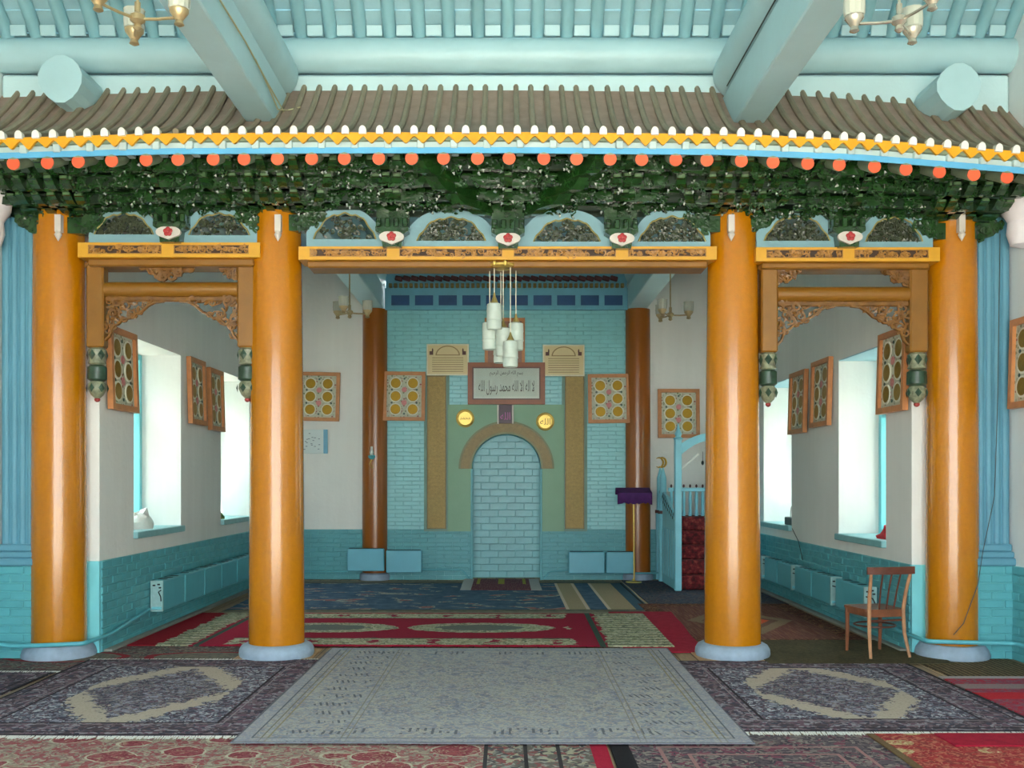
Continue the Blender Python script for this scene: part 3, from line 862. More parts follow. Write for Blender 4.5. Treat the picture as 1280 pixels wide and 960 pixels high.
cap_m = MB().prism([(.030*math.cos(PI*i/8), .016 + .038*math.sin(PI*i/8)) for i in range(9)] + [(-.030, -.012), (.030, -.012)], -.03, .02).mesh('tile_cap', m_cap)
h = .092; w = PITCH
drip_m = MB().prism([(-w/2, 0), (-w/2, -.030), (-w*.40, -.038), (-w*.07, -h*.96), (0, -h), (w*.07, -h*.96), (w*.40, -.038), (w/2, -.030), (w/2, 0)], -.012, .012).mesh('drip_tile', m_drip)
blk_m = MB().cbox(-.03, .03, -.03, .2, -.10, -.03, .006).mesh('flying_rafter_end', m_wfas)
raf_m = MB().tube([(0, 0, 0), (0, .9, .38)], .052, 14).mesh('rafter', m_rafside, smooth=True)
end_m = MB().lathe([(.002, 0), (.050, 0), (.053, .004), (.053, .012)], (0,0,0), 16, cap=True).xform(Matrix.Rotation(PI/2, 4, 'X')).mesh('rafter_end', m_oran)
X0 = WX(646.5, YE); k0 = int((XP - .02 + X0)/PITCH); k1 = int((XP - .02 - X0)/PITCH)
for k in range(-k0, k1 + 1):
    X = X0 + k*PITCH; s = sag(X); sl = (sag(X + .06) - sag(X - .06))/.12
    inst('tile_rib', rib_m, (X, 0, s), eave, rot=(0, 0, rng.uniform(-.006, .006)))
    pxk = VPX + X*FOC/YE
    if not (210 < pxk < 226): inst('tile_cap', cap_m, (X, -.035, s), eave, rot=(0, -math.atan(sl), 0))
    inst('drip_tile', drip_m, (X + PITCH/2, -.03, s + .004), eave, rot=(0, -math.atan(sl), rng.uniform(-.03, .03)), scale=(1, 1, rng.uniform(.88, 1.08)))
def fascia(name, z0, z1, y0, y1, mat):
    mb = MB(); n = 48
    for i in range(n):
        p, q = -XP + 2*XP*i/n, -XP + 2*XP*(i+1)/n; a, b = sag(p), sag(q)
        vs = [(p,y0,ZE+z0+a),(q,y0,ZE+z0+b),(q,y0,ZE+z1+b),(p,y0,ZE+z1+a),(p,y1,ZE+z0+a),(q,y1,ZE+z0+b),(q,y1,ZE+z1+b),(p,y1,ZE+z1+a)]
        mb.add(vs, [(0,1,2,3),(5,4,7,6),(3,2,6,7),(0,4,5,1)])
    return mb.build(name, mat, eave)
fascia('blue_fascia', -.150, -.102, YE + .005, YE + .02, m_bfas)
fascia('upper_board', -.108, -.045, YE + .03, YE + .05, m_wfas)
fascia('soffit', -.05, -.02, YE - .01, YE + .35, m_rafside)
n_r = 0
RP = 41.2 * 8.2 / FOC
for k in range(-16, 17):
    X = WX(637, 8.2) + k*RP; s = sag(X); n_r += 1
    jx = rng.uniform(-.012, .012)
    r_ = inst('rafter', raf_m, (X + jx, .02, s - .192), eave)
    e_ = inst('rafter_end', end_m, (0, -.002, 0), r_)
    inst('flying_rafter_end', blk_m, (X + RP*.32, .02, s - .01), eave)
# ------------------------------------------------------------------ hanging gate frames in the side bays
YG = 9.16
m_petW = paint('pendant_cream', S(128, 132, 108), .35, .5, 30)
m_petG = paint('pendant_green', S(44, 70, 54), .3, .4, 20)
m_petR = paint('pendant_red', S(150, 50, 50), .4, .2)
def gate(label, pl, pr, ytop, cb0, cb1, pend0, pend1, center_orn, corner_l, corner_r):
    """pl, pr: pixel extents of the posts; hung below the lintel"""
    y0, y1 = YG, YG + .13
    ax, bx = WX(pl[0], YG), WX(pr[1], YG)
    t = thing('gate_frame', label, 'gate frame', ((ax+bx)/2, YG, WZ(pend1, YG)), 'hung ochre gate frames')
    zt = WZ(ytop, YG); zp = WZ(pend0, YG)
    for (a, b) in (pl, pr):
        p, q = WX(a, YG), WX(b, YG); c = (p+q)/2; r = (q-p)/2
        MB().cbox(p, q, y0, y1, zp, zt, .015).build('post', m_gate, t)
        # carved pendant
        z = zp; yc = (y0+y1)/2; zb = WZ(pend1, YG); H = z - zb
        pn = MB().lathe([(r*.75, 0), (r*1.02, -.02), (r*.85, -.10*H/.45), (r*1.0, -.13*H/.45), (r*.6, -.15*H/.45)], (c, yc, z), 12).build('pendant', m_petW, t, smooth=True)
        pg = MB().lathe([(r*.7, -.14*H/.45), (r*1.05, -.16*H/.45), (r*1.08, -.26*H/.45), (r*.7, -.28*H/.45)], (c, yc, z), 12); pg.build('pendant_drum', m_petG, pn, smooth=True)
        pb = MB().lathe([(r*.6, -.27*H/.45), (r*.98, -.30*H/.45), (r*1.02, -.34*H/.45), (r*.7, -.39*H/.45), (r*.25, -.42*H/.45)], (c, yc, z), 12); pb.build('pendant_bulb', m_petW, pn, smooth=True)
        for k in range(6):
            an = k*PI/3 + .3
            for (zz, rr, sz) in ((-.06, .92, .05), (-.335, 1.0, .042)):
                cx, cy, cz = c + r*rr*math.cos(an), yc + r*rr*math.sin(an), z + zz*H/.45
                d = Vector((math.cos(an), math.sin(an), 0)); s_ = Vector((-math.sin(an), math.cos(an), 0)); u = Vector((0,0,1)); o_ = Vector((cx, cy, cz)) + d*.006
                MB().add([o_ + u*sz, o_ + s_*sz*.7, o_ - u*sz, o_ - s_*sz*.7, o_ + d*.014], [(0,1,4),(1,2,4),(2,3,4),(3,0,4),(3,2,1,0)]).build('petal', m_petG, pn)
        MB().lathe([(r*.2, -.41*H/.45), (r*.34, -.425*H/.45), (r*.30, -.44*H/.45), (r*.1, -.45*H/.45)], (c, yc, z), 10).build('pendant_tip', m_petR, pn, smooth=True)
    xi0, xi1 = WX(pl[1], YG), WX(pr[0], YG)
    za, zb = WZ(cb0, YG), WZ(cb1, YG); zm = (za+zb)/2; rr = (za-zb)/2
    MB().tube([(xi0, YG + .065, zm), (xi1, YG + .065, zm)], rr, 16).build('crossbar', m_gate, t, smooth=True)
    MB().cbox(ax - .02, bx + .02, y0 + .02, y1, zt - .03, zt + .02, .008).build('top_rail', m_gate, t)
    # spandrel carving: curved lower rail with scrolls between it and the bar
    wd = xi1 - xi0
    cur = [(0, -.40), (.035, -.36), (.06, -.27), (.10, -.25), (.14, -.20), (.19, -.195), (.215, -.165), (.27, -.14), (.32, -.085), (.37, -.050), (.44, -.040)]
    for s in (0, 1):
        pts = [((xi0 + u*wd) if s == 0 else (xi1 - u*wd), YG + .05, zb + v) for u, v in cur]
        sp_ = MB().tube(pts, .015, 6, flat=1.6)
        def inside(x_, z_):
            u = (x_ - xi0)/wd if s == 0 else (xi1 - x_)/wd
            if not 0 < u < .40: return False
            v = float(np.interp(u, [c[0] for c in cur], [c[1] for c in cur]))
            return zb + v + .01 < z_ < zb + .005
        lo, hi = (xi0, xi0 + .42*wd) if s == 0 else (xi1 - .42*wd, xi1)
        scroll_fill(sp_, inside, lo, hi, zb - .40, zb, YG + .05, R=.060, r=.0125, dens=.62, yj=.02)
        for k in range(3):
            u, v = cur[(2, 4, 6)[k]]; xx = (xi0 + u*wd) if s == 0 else (xi1 - u*wd)
            spiral(sp_, xx, zb + v - .004, YG + .045, .032, 1.3, .012, 1 if s else -1, 0)
        sp_.build('spandrel', m_gateC, t)
    MB().cbox(xi0, xi1, YG + .03, YG + .085, zb - .045, zb + .005, .01).build('lower_rail', m_gateC, t)
    if center_orn:
        a, b, yo0, yo1 = center_orn; p, q = WX(a, YG), WX(b, YG); z1, z0 = WZ(yo0, YG), WZ(yo1, YG); c = (p+q)/2
        s = MB(); scroll_fill(s, lambda x_, z_: z_ > z1 - (z1-z0)*(1 - .75*abs((x_-c)/((q-p)/2))**1.2), p, q, z0, z1, YG + .05, R=.045, r=.016, dens=2.4, yj=.02)
        s.build('ornament', m_gateC, t)
    for cr, sd in ((corner_l, 0), (corner_r, 1)):
        if not cr: continue
        a, b, yo0, yo1 = cr; p, q = WX(a, YG), WX(b, YG); z1, z0 = WZ(yo0, YG), WZ(yo1, YG)
        def ins(x_, z_):
            u = (x_-p)/(q-p); u = u if sd == 0 else 1-u
            return z_ > z1 - (z1-z0)*max(0.0, 1-u)**.8
        s = MB(); scroll_fill(s, ins, p, q, z0, z1, YG + .05, R=.036, r=.013, dens=2.4, yj=.02)
        s.build('corner_carving', m_gateC, t)
gate('ochre wooden gate frame with carved spandrels hung in the left bay', (107, 129), (296, 318), 330, 351, 370, 434, 502, (172, 238, 331, 347), None, (264, 297, 331, 349))
gate('ochre wooden gate frame with carved spandrels hung in the right bay', (952, 973), (1138, 1161), 333, 357, 376, 440, 508, None, (972, 1006, 335, 356), (1104, 1139, 335, 356))

# ------------------------------------------------------------------ prayer wall
YN = YB - .10                    # face of the brick prayer wall
ZNT = WZ(388, YN)
root = bpy.data.objects.new('wall_prayer', None); COL.objects.link(root); root['kind'] = 'structure'; root.location = (0, YN, 0)
XA, XB = WX(484, YN), WX(782, YN)
n = 20
arc = [(NCX + NR*math.cos(PI - PI*i/n), NZ + NR*math.sin(PI*i/n)) for i in range(n+1)]
def niche_wall(mb, x0, x1, z1, y0, y1, grow=0.0):
    """slab with an arched opening reaching the floor"""
    R = NR + grow; a, b = NCX - R, NCX + R
    mb.box(x0, a, y0, y1, 0, z1); mb.box(b, x1, y0, y1, 0, z1)
    for i in range(n):
        p0 = (NCX - R*math.cos(PI*i/n), NZ + R*math.sin(PI*i/n)); p1 = (NCX - R*math.cos(PI*(i+1)/n), NZ + R*math.sin(PI*(i+1)/n))
        vs = [(p0[0],y0,p0[1]),(p1[0],y0,p1[1]),(p1[0],y0,z1),(p0[0],y0,z1),(p0[0],y1,p0[1]),(p1[0],y1,p1[1]),(p1[0],y1,z1),(p0[0],y1,z1)]
        mb.add(vs, [(0,1,2,3),(5,4,7,6),(3,2,6,7),(0,4,5,1)])
mb = MB(); niche_wall(mb, XA, XB, ZNT, YN, YB + .45)
core = mb.build('wall_core', m_mortarL, root)
def not_niche(x, z, g=.02):
    if abs(x - NCX) < NR + g and z < NZ: return True
    return (x - NCX)**2 + (z - NZ)**2 < (NR + g + .06)**2
for (z0, z1, mt) in ((ZWB, ZNT, m_tealL), (0, ZWB, m_teal)):
    for (a, b) in ((XA, NCX - NR - .004), (NCX + NR + .004, XB)):
        zz = min(z1, NZ) if z0 > 0 else z1
        brick_panel(core, 'x', YN, -1, a, b, z0, zz, mt, L=.27, H=.069, stuff_only=True, proud=.007, joint=.005)
brick_panel(core, 'x', YN, -1, XA, XB, NZ, ZNT, m_tealL, L=.27, H=.069, stuff_only=True, proud=.007, joint=.005, skip=lambda x, z: (x-NCX)**2 + (z-NZ)**2 < (NR+.16)**2)
# niche back and its bricks
nb_ = MB().box(NX0, NX1, YB + .28, YB + .45, 0, NZ + NR).build('niche_back', m_mortarL, root)
m_nbr = paint('niche_brick_paint', S(114, 184, 192), .32, .10, 6, .3, 40, rnd=.2)
for (p, q, s, t_) in course_cells(NX0, NX1, 0, NZ + NR, .29, .115):
    cx, cz = (p+q)/2, (s+t_)/2
    if cz > NZ and (cx-NCX)**2 + (cz-NZ)**2 > (NR+.02)**2: continue
    inst('brick', brick_mesh(q-p-.007, .05, t_-s-.007, m_nbr, .004), (cx, YB + .28 - YN - rng.uniform(-.004, .006), cz), nb_)
# green surround, arch band, side strips
m_sage = paint('sage_green_panel', S(120, 164, 132), .45, .06, 3)
m_bron = paint('bronze_band', S(120, 104, 62), .4, .2, 25, .35, 60, metal=.2)
m_bronD = paint('bronze_text_panel', S(148, 124, 64), .42, .25, 30, .4, 70, metal=.2)
GX0, GX1, GZ0, GZ1 = WX(560, YN), WX(705, YN), WZ(664, YN), WZ(506, YN)
mb = MB()
y0, y1 = YN - .035, YN
mb.box(GX0, NX0, y0, y1, GZ0, NZ); mb.box(NX1, GX1, y0, y1, GZ0, NZ); mb.box(GX0, NX0, y0, y1, NZ, GZ1); mb.box(NX1, GX1, y0, y1, NZ, GZ1)
for i in range(n):
    p0 = (NCX - NR*math.cos(PI*i/n), NZ + NR*math.sin(PI*i/n)); p1 = (NCX - NR*math.cos(PI*(i+1)/n), NZ + NR*math.sin(PI*(i+1)/n))
    vs = [(p0[0],y0,p0[1]),(p1[0],y0,p1[1]),(p1[0],y0,GZ1),(p0[0],y0,GZ1),(p0[0],y1,p0[1]),(p1[0],y1,p1[1]),(p1[0],y1,GZ1),(p0[0],y1,GZ1)]
    mb.add(vs, [(0,1,2,3),(5,4,7,6),(3,2,6,7),(0,4,5,1)])
gs = mb.build('niche_surround', m_sage, root)
def arch_band(r0, r1, ya, yb):
    m = MB(); k = 32
    for i in range(k):
        a0, a1 = PI*i/k, PI*(i+1)/k
        def P(r, a, y): return (NCX - r*math.cos(a), y, NZ + r*math.sin(a))
        m.add([P(r0,a0,ya),P(r0,a1,ya),P(r1,a1,ya),P(r1,a0,ya),P(r0,a0,yb),P(r0,a1,yb),P(r1,a1,yb),P(r1,a0,yb)], [(0,1,2,3),(3,2,6,7),(1,0,4,5)] + ([(0,3,7,4)] if i == 0 else []) + ([(2,1,5,6)] if i == k-1 else []))
    return m
arch_band(NR + .02, NR + .195, YN - .055, YN - .03).build('arch_band', m_bron, gs)
arch_band(NR + .185, NR + .215, YN - .068, YN - .03).build('arch_rim', paint('olive_rim', S(112, 120, 82), .45), gs)
arch_band(NR - .0, NR + .03, YN - .068, YN - .03).build('arch_rim', MATS['olive_rim'], gs)
# cyan edge beside the niche below the panel
for xx in (NX0, NX1): MB().cbox(xx - .018, xx + .018, YN - .045, YN + .02, 0, NZ, .006).build('niche_edge', m_teal, root)
# entablature above the prayer wall
m_dblue = paint('dark_blue_panel', S(30, 78, 128), .45, .15, 8)
m_mblue = paint('mid_blue_board', S(104, 172, 196), .45, .10, 4)
m_dent = paint('gilt_dentil', S(126, 112, 62), .4, .3, 20)
m_maroon = paint('maroon_dentil', S(78, 36, 40), .45, .4, 20)
ent = MB().box(XA - .03, XB + .03, YN - .06, YB + .02, ZNT, WZ(361, YN)).box(XA - .02, XB + .02, YN - .03, YB + .02, WZ(361, YN), ZT).build('entablature', m_mblue, root)
pit = 29.6; x = 489.0
for k in range(10):
    p, q = WX(489 + k*pit, YN - .06), WX(489 + k*pit + 23, YN - .06); zb, zt = WZ(382, YN - .06), WZ(369, YN - .06)
    pp = MB().box(p, q, YN - .062, YN - .058, zb, zt).build('blue_panel', m_dblue, ent)
    MB().frame(p - .012, q + .012, zb - .012, zt + .012, .014, YN - .078, YN - .055).build('panel_frame', m_mblue, pp)
for k in range(46):
    xx = XA + .02 + (XB - XA - .04)*(k + .5)/46
    MB().cbox(xx - .026, xx + .026, YN - .11, YN - .03, WZ(361, YN), WZ(355.5, YN), .006).build('dentil', m_dent, ent)
for k in range(28):
    xx = WX(494, YN) + (WX(772, YN) - WX(494, YN))*(k + .5)/28
    MB().cbox(xx - .063, xx + .063, YN - .08, YN - .02, WZ(352, YN), WZ(346, YN), .012).xform(Matrix.Translation((xx, 0, WZ(349, YN))) @ Matrix.Rotation(.25, 4, 'Y') @ Matrix.Translation((-xx, 0, -WZ(349, YN)))).build('slanted_dentil', m_maroon, ent)
# back columns
for px, side in ((469, 'left'), (797, 'right')):
    X = WX(px, YB - .05)
    t = thing('back_column', 'varnished brown column at the %s end of the prayer wall' % side, 'column', (X, YB - .05, 0), 'brown back columns')
    MB().lathe([(.212, .12), (.212, 1.5), (.209, 3), (.205, 4.47)], (X, YB - .05, 0), 36).build('shaft', m_orangeB, t, smooth=True)
    MB().lathe([(.25, 0), (.26, .05), (.25, .10), (.2, .13)], (X, YB - .05, 0), 28).build('stone_base', m_stone, t, smooth=True)

# ------------------------------------------------------------------ things on the prayer wall
m_frame = paint('orange_wood_frame', S(196, 132, 82), .42, .15, 12, .2)
m_frameD = paint('red_brown_frame', S(140, 74, 36), .4, .18, 10, .2)
m_gold = paint('gold_disc', S(158, 124, 28), .34, .15, 20, .3, 60, metal=.6)
m_goldL = paint('bright_gold', S(206, 176, 92), .3, .1, 30, .3, 60, metal=.6)
m_ivory = paint('ivory_ring', S(222, 222, 204), .5, .06)
m_pinkc = paint('pink_rosette', S(206, 130, 130), .5, .2, 60)
m_dotg = paint('dark_green_dot', S(52, 80, 70), .5)
def _panel_ground():
    g = G('embroidered_ground')
    v = g.vor(26, what='Color'); d = g.vor(26)
    c = g.ramp(v, [(0, S(186, 188, 166)), (.35, S(160, 168, 150)), (.55, S(120, 128, 92)), (.72, S(186, 166, 146)), (.86, S(150, 92, 84))], True)
    return g.done(g.mix(d > .42, c, S(190, 192, 172)), .5)
m_embr = _panel_ground()
PW, PH = .69, .81
def picture_meshes(wd, ht):
    """parts of a framed panel in the xz plane facing -y, origin at the middle of its back"""
    P = {}
    P['frame'] = MB().frame(-wd/2, wd/2, -ht/2, ht/2, .058, -.055, 0).mesh('frame', m_frame)
    P['ground'] = MB().box(-wd/2+.05, wd/2-.05, -.022, -.012, -ht/2+.05, ht/2-.05).mesh('panel', m_embr)
    r = .082*min(1, wd/.69)
    R_ = Matrix.Rotation(PI/2, 4, 'X')
    P['disc'] = MB().lathe([(.001, 0), (r*.9, 0), (r, .006), (r, .012)], n=20).xform(R_).mesh('gold_disc', m_gold)
    ring = MB()
    for i in range(20):
        a, b = 2*PI*i/20, 2*PI*(i+1)/20
        ring.add([((r*f)*math.cos(q), y, (r*f)*math.sin(q)) for (f, q, y) in ((1, a, -.010), (1, b, -.010), (1.22, b, -.010), (1.22, a, -.010), (1.22, a, 0), (1.22, b, 0))], [(0,1,2,3),(3,2,5,4)])
    P['ring'] = ring.mesh('ring', m_ivory)
    P['ros'] = MB().lathe([(.001, 0), (.038, 0), (.045, .008)], n=10).xform(R_).mesh('rosette', m_pinkc)
    P['dot'] = MB().lathe([(.001, 0), (.016, 0), (.018, .006)], n=8).xform(R_).mesh('bead', m_dotg)
    return P
PM = picture_meshes(PW, PH)
def picture(label, loc, rotz=0.0, lean=0.0, tilt=0.0):
    t = thing('wall_picture', label, 'picture', loc, 'framed panels with gold discs')
    t.rotation_euler = Matrix.Rotation(rotz, 3, 'Z').to_4x4().to_3x3().__matmul__(Matrix.Rotation(lean, 3, 'X')).__matmul__(Matrix.Rotation(tilt, 3, 'Y')).to_euler()
    inst('frame', PM['frame'], (0,0,0), t)
    p = inst('panel', PM['ground'], (0,0,0), t)
    for i in (-1, 1):
        for j in (-1, 0, 1):
            inst('ring', PM['ring'], (i*.142, -.022, j*.215), p); inst('gold_disc', PM['disc'], (i*.142, -.022, j*.215), p)
    for j in (-.5, .5): inst('rosette', PM['ros'], (0, -.022, j*.215), p)
    for i in (-1, 0, 1):
        for j in (-1, 1): inst('bead', PM['dot'], (i*.205, -.022, j*.108 if i else j*.29), p)
    return t
def onwall_back(px, py, y, label, tilt=0): 
    c = W(px, py, y); picture(label, (c.x, y, c.z), 0, -.04, tilt)
onwall_back(505.5, 495.5, YN - .03, 'framed panel of six gold discs on the left of the prayer wall', .01)
onwall_back(761, 498.5, YN - .03, 'framed panel of six gold discs on the right of the prayer wall', -.01)
onwall_back(399, 496, YB - .03, 'framed panel of six gold discs on the white back wall left, above the small plaque', .02)
onwall_back(848, 517, YB - .03, 'framed panel of six gold discs on the white back wall behind the pulpit')
def onwall_side(sx, yc, zc, label, lean=-.03):
    return picture(label, (sx*(XW - .016), yc, zc), -sx*PI/2, lean)
onwall_side(-1, 9.93, 2.74, 'framed panel of gold discs on the left wall between outer column and window')
onwall_side(-1, 12.32, 2.74, 'framed panel of gold discs on the left wall, nearer of the pair between windows').scale = (.88, 1, 1)
onwall_side(-1, 13.12, 2.70, 'framed panel of gold discs on the left wall, farther of the pair between windows').scale = (.88, 1, 1)
onwall_side(1, 9.82, 2.72, 'framed panel of gold discs on the right wall between outer column and window')
onwall_side(1, 12.05, 2.70, 'framed panel of gold discs on the right wall, nearer of the pair between windows')
onwall_side(1, 13.00, 2.66, 'framed panel of gold discs on the right wall, farther of the pair between windows')
p_ = picture('brown framed panel on the hall wall at the right edge', (XP - .03, 8.75, 2.70), -PI/2, -.03)
# vertical gilt inscription panels
def strip(x0, x1, label):
    a, b = WX(x0, YN), WX(x1, YN); z0, z1 = WZ(661, YN), WZ(470, YN)
    t = thing('inscription_panel', label, 'inscription', ((a+b)/2, YN, z0), 'tall bronze inscription panels')
    bo = MB().cbox(a, b, YN - .05, YN - .012, z0, z1, .008).build('board', m_bronD, t)
    MB().frame(a, b, z0, z1, .022, YN - .062, YN - .045).build('border', m_bron, t)
    MB().frame(a - .05, b + .05, z0 - .04, z1 + .03, .045, YN - .03, YN - .010).build('backing', paint('dull_green_backing', S(112, 150, 136), .5), t)
    s = MB(); k = 0; z = z1 - .09
    while z > z0 + .08:
        xx = a + .05
        while xx < b - .05:
            l_ = rng.uniform(.02, .06)
            s.tube([(xx, YN - .052, z + rng.uniform(-.01, .01)), (xx + l_*.5, YN - .054, z + rng.uniform(-.025, .025)), (min(xx + l_, b - .03), YN - .052, z + rng.uniform(-.015, .015))], .0032, 4)
            xx += l_ + .012
        z -= .062
    s.build('raised_letters', paint('raised_bronze', S(122, 100, 50), .4, metal=.2), bo, kind='stuff')
strip(534, 558, 'tall bronze inscription panel left of the niche')
strip(706, 730, 'tall bronze inscription panel right of the niche')
# printed cards
m_card = paint('cream_card', S(214, 196, 146), .35, .05, 5, 0)
m_cardp = paint('card_print', S(150, 124, 80), .5)
def card(x0, x1, ya, yb, label):
    a, b = WX(x0, YN), WX(x1, YN); z0, z1 = WZ(yb, YN), WZ(ya, YN); y = YN - .075
    t = thing('printed_card', label, 'card', ((a+b)/2, y, z0), 'printed cards')
    s = MB().cbox(a, b, y, y + .02, z0, z1, .004).build('sheet', m_card, t)
    MB().frame(a - .01, b + .01, z0 - .01, z1 + .01, .022, y - .006, y + .022).build('plastic_edge', paint('clear_plastic_edge', S(226, 218, 190), .25), t)
    pr = MB(); h_ = z1 - z0; w_ = b - a; c = (a+b)/2
    for k in range(7):
        zz = z0 + h_*(.10 + .075*k)
        pr.box(a + w_*.12, b - w_*.12, y - .0015, y, zz, zz + h_*.022)
    pr.box(c - w_*.28, c + w_*.28, y - .0015, y, z0 + h_*.64, z0 + h_*.67)
    k = 14
    for i in range(k):
        a0, a1 = PI*i/k, PI*(i+1)/k; r0, r1 = w_*.27, w_*.30
        pr.add([(c - r*math.cos(q), y - .0015, z0 + h_*.64 + .8*r*math.sin(q)) for r, q in ((r0,a0),(r0,a1),(r1,a1),(r1,a0))], [(0,1,2,3)])
    pr.build('print', m_cardp, s)
    for sx in (-1, 1):
        xx = c + sx*w_*.40
        MB().box(xx - w_*.045, xx + w_*.045, y - .002, y, z1 - h_*.34, z1 - h_*.22).lathe([(.012, 0), (.010, .03), (.002, .05)], (xx - sx*.02, y, z1 - h_*.22), 6).build('printed_mosque', paint('dark_print', S(90, 50, 44), .5), s)
card(534.5, 585.5, 431.5, 469, 'cream printed card left above the calligraphy frame')
card(679, 729.5, 432.5, 470, 'cream printed card right above the calligraphy frame')
# tall frame partly behind the lamp
c0 = W(606, 460, YN); c1 = W(656, 398, YN)
t = thing('framed_board', 'narrow wooden framed board standing behind the hanging lamp', 'picture', ((c0.x+c1.x)/2, YN - .02, c0.z))
MB().frame(c0.x, c1.x, c0.z, c1.z, .05, YN - .06, YN - .012).build('frame', m_frame, t)
MB().box(c0.x + .04, c1.x - .04, YN - .03, YN - .02, c0.z + .04, c1.z - .04).build('board', paint('brown_print', S(150, 108, 92), .45, .2, 14), t)
# calligraphy frame
a, b, z0, z1 = WX(585, YN), WX(681, YN), WZ(506, YN), WZ(454, YN); y = YN - .08
t = thing('calligraphy_frame', 'brown framed glass plaque with dark Arabic calligraphy above the niche', 'picture', ((a+b)/2, YN, z0))
MB().frame(a, b, z0, z1, .085, y - .03, YN - .013).build('frame', m_frameD, t)
MB().frame(a + .075, b - .075, z0 + .075, z1 - .075, .02, y - .04, y).build('inner_frame', paint('dark_lip', S(92, 48, 30), .4), t)
bg = MB().box(a + .08, b - .08, y - .012, y, z0 + .08, z1 - .02).build('mount', paint('pale_grey_green_mount', S(196, 210, 198), .4, .05), t)
MB().frame(a + .10, b - .10, z0 + .10, z1 - .03, .03, y - .018, y - .008).build('pale_border', paint('pale_border', S(206, 216, 206), .4, .05), t)
m_ink = paint('dark_ink', S(60, 62, 60), .5, .1)
L1 = ' '.join(['\uFEEA\uFEE0\uFEDF\uFE8D', '\uFEDD\uFEEE\uFEB3\uFEAD', '\uFEAA\uFEE4\uFEA4\uFEE3', '\uFEEA\uFEE0\uFEDF\uFE8D', '\uFEFB\uFE8D', '\uFEEA\uFEDF\uFE8D', '\uFEFB'])
L0 = ' '.join(['\uFEE2\uFEF4\uFEA3\uFEAE\uFEDF\uFE8D', '\uFEE6\uFEE4\uFEA3\uFEAE\uFEDF\uFE8D', '\uFEEA\uFEE0\uFEDF\uFE8D', '\uFEE2\uFEB4\uFE91'])
for body, zz, hgt, wid in ((L1, .40, .24, .84), (L0, .74, .10, .5)):
    m = text_mb(body, 1.0, extr=.004)
    xs = [v[0] for v in m.v]; zs = [v[2] for v in m.v]; sx = wid/(max(xs)-min(xs))*(b-a)*.86; sz = hgt/(max(zs)-min(zs)) * 1.0
    mx, mz = (max(xs)+min(xs))/2, (max(zs)+min(zs))/2
    m.v = [((a+b)/2 + (v[0]-mx)*sx, y - .014 + v[1]*.3, z0 + (z1-z0)*zz + (v[2]-mz)*sz) for v in m.v]
    m.build('lettering', m_ink, bg)
MB().box(a + .09, b - .09, y - .026, y - .023, z0 + .09, z1 - .09).build('glass', m_glass, t)
# purple plaque
a, b, z0, z1 = WX(622.5, YN), WX(641, YN), WZ(529.5, YN), WZ(506.5, YN); y = YN - .085
t = thing('purple_plaque', 'small purple plaque with Arabic word, pale edges, above the arch', 'plaque', ((a+b)/2, y, z0))
bo = MB().cbox(a, b, y, y + .04, z0, z1, .004).build('board', paint('deep_purple', S(56, 18, 46), .4, .3, 20), t)
for xx in (a, b): MB().cbox(xx - .014, xx + .014, y - .012, y + .045, z0 - .01, z1, .004).build('pale_edge', m_plaq, t)
m = text_mb('\uFEEA\uFEE0\uFEDF\uFE8D', .17, extr=.003); m.v = [((a+b)/2 + v[0]*.8, y - .004 + v[1], z0 + .11 + v[2]) for v in m.v]
m.build('lettering', paint('magenta_letter', S(176, 70, 150), .4), bo)
# gold medallions
def medal(px, py, word, label):
    c = W(px, py, YN - .04); R_ = Matrix.Translation((c.x, YN - .035, c.z)) @ Matrix.Rotation(PI/2, 4, 'X')
    t = thing('gold_medallion', label, 'medallion', (c.x, YN - .04, c.z - .15), 'round gold medallions')
    d = MB().lathe([(.001, .022), (.11, .022), (.118, .030), (.135, .032), (.15, .022), (.15, 0)], n=32).xform(R_).build('disc', m_goldL, t, smooth=True)
    m = text_mb(word, .15, extr=.006); xs = [v[0] for v in m.v]; zs = [v[2] for v in m.v]
    f = .15/max(max(xs)-min(xs), max(zs)-min(zs))*1.15; mx, mz = (max(xs)+min(xs))/2, (max(zs)+min(zs))/2
    m.v = [(c.x + (v[0]-mx)*f, YN - .060 + v[1], c.z + (v[2]-mz)*f) for v in m.v]
    m.build('lettering', paint('dark_gold_letter', S(70, 52, 20), .5), d)
medal(581.5, 523, '\uFEAA\uFEE4\uFEA4\uFEE3', 'round gold medallion with lettering left above the arch')
medal(681.5, 527, '\uFEEA\uFEE0\uFEDF\uFE8D', 'round gold medallion with lettering right above the arch')
# small plaque on the back wall left
c0 = W(374, 567, YB - .02); c1 = W(410, 537, YB - .02)
t = thing('wall_plaque', 'small pale blue printed plaque under the left back wall picture', 'plaque', ((c0.x+c1.x)/2, YB - .03, c0.z))
s = MB().cbox(c0.x, c1.x, YB - .05, YB - .015, c0.z, c1.z, .004).build('sheet', paint('pale_plaque', S(206, 220, 220), .3, .04), t)
MB().cbox(c1.x - .07, c1.x, YB - .056, YB - .048, c0.z, c1.z, .003).build('blue_margin', paint('blue_margin', S(104, 166, 196), .4), s)
pr = MB()
for k in range(16):
    xx, zz = rng.uniform(c0.x + .05, c1.x - .12), rng.uniform(c0.z + .06, c1.z - .06)
    pr.box(xx, xx + .03, YB - .052, YB - .050, zz, zz + .012)
pr.build('print', paint('grey_print', S(110, 130, 136), .5), s)
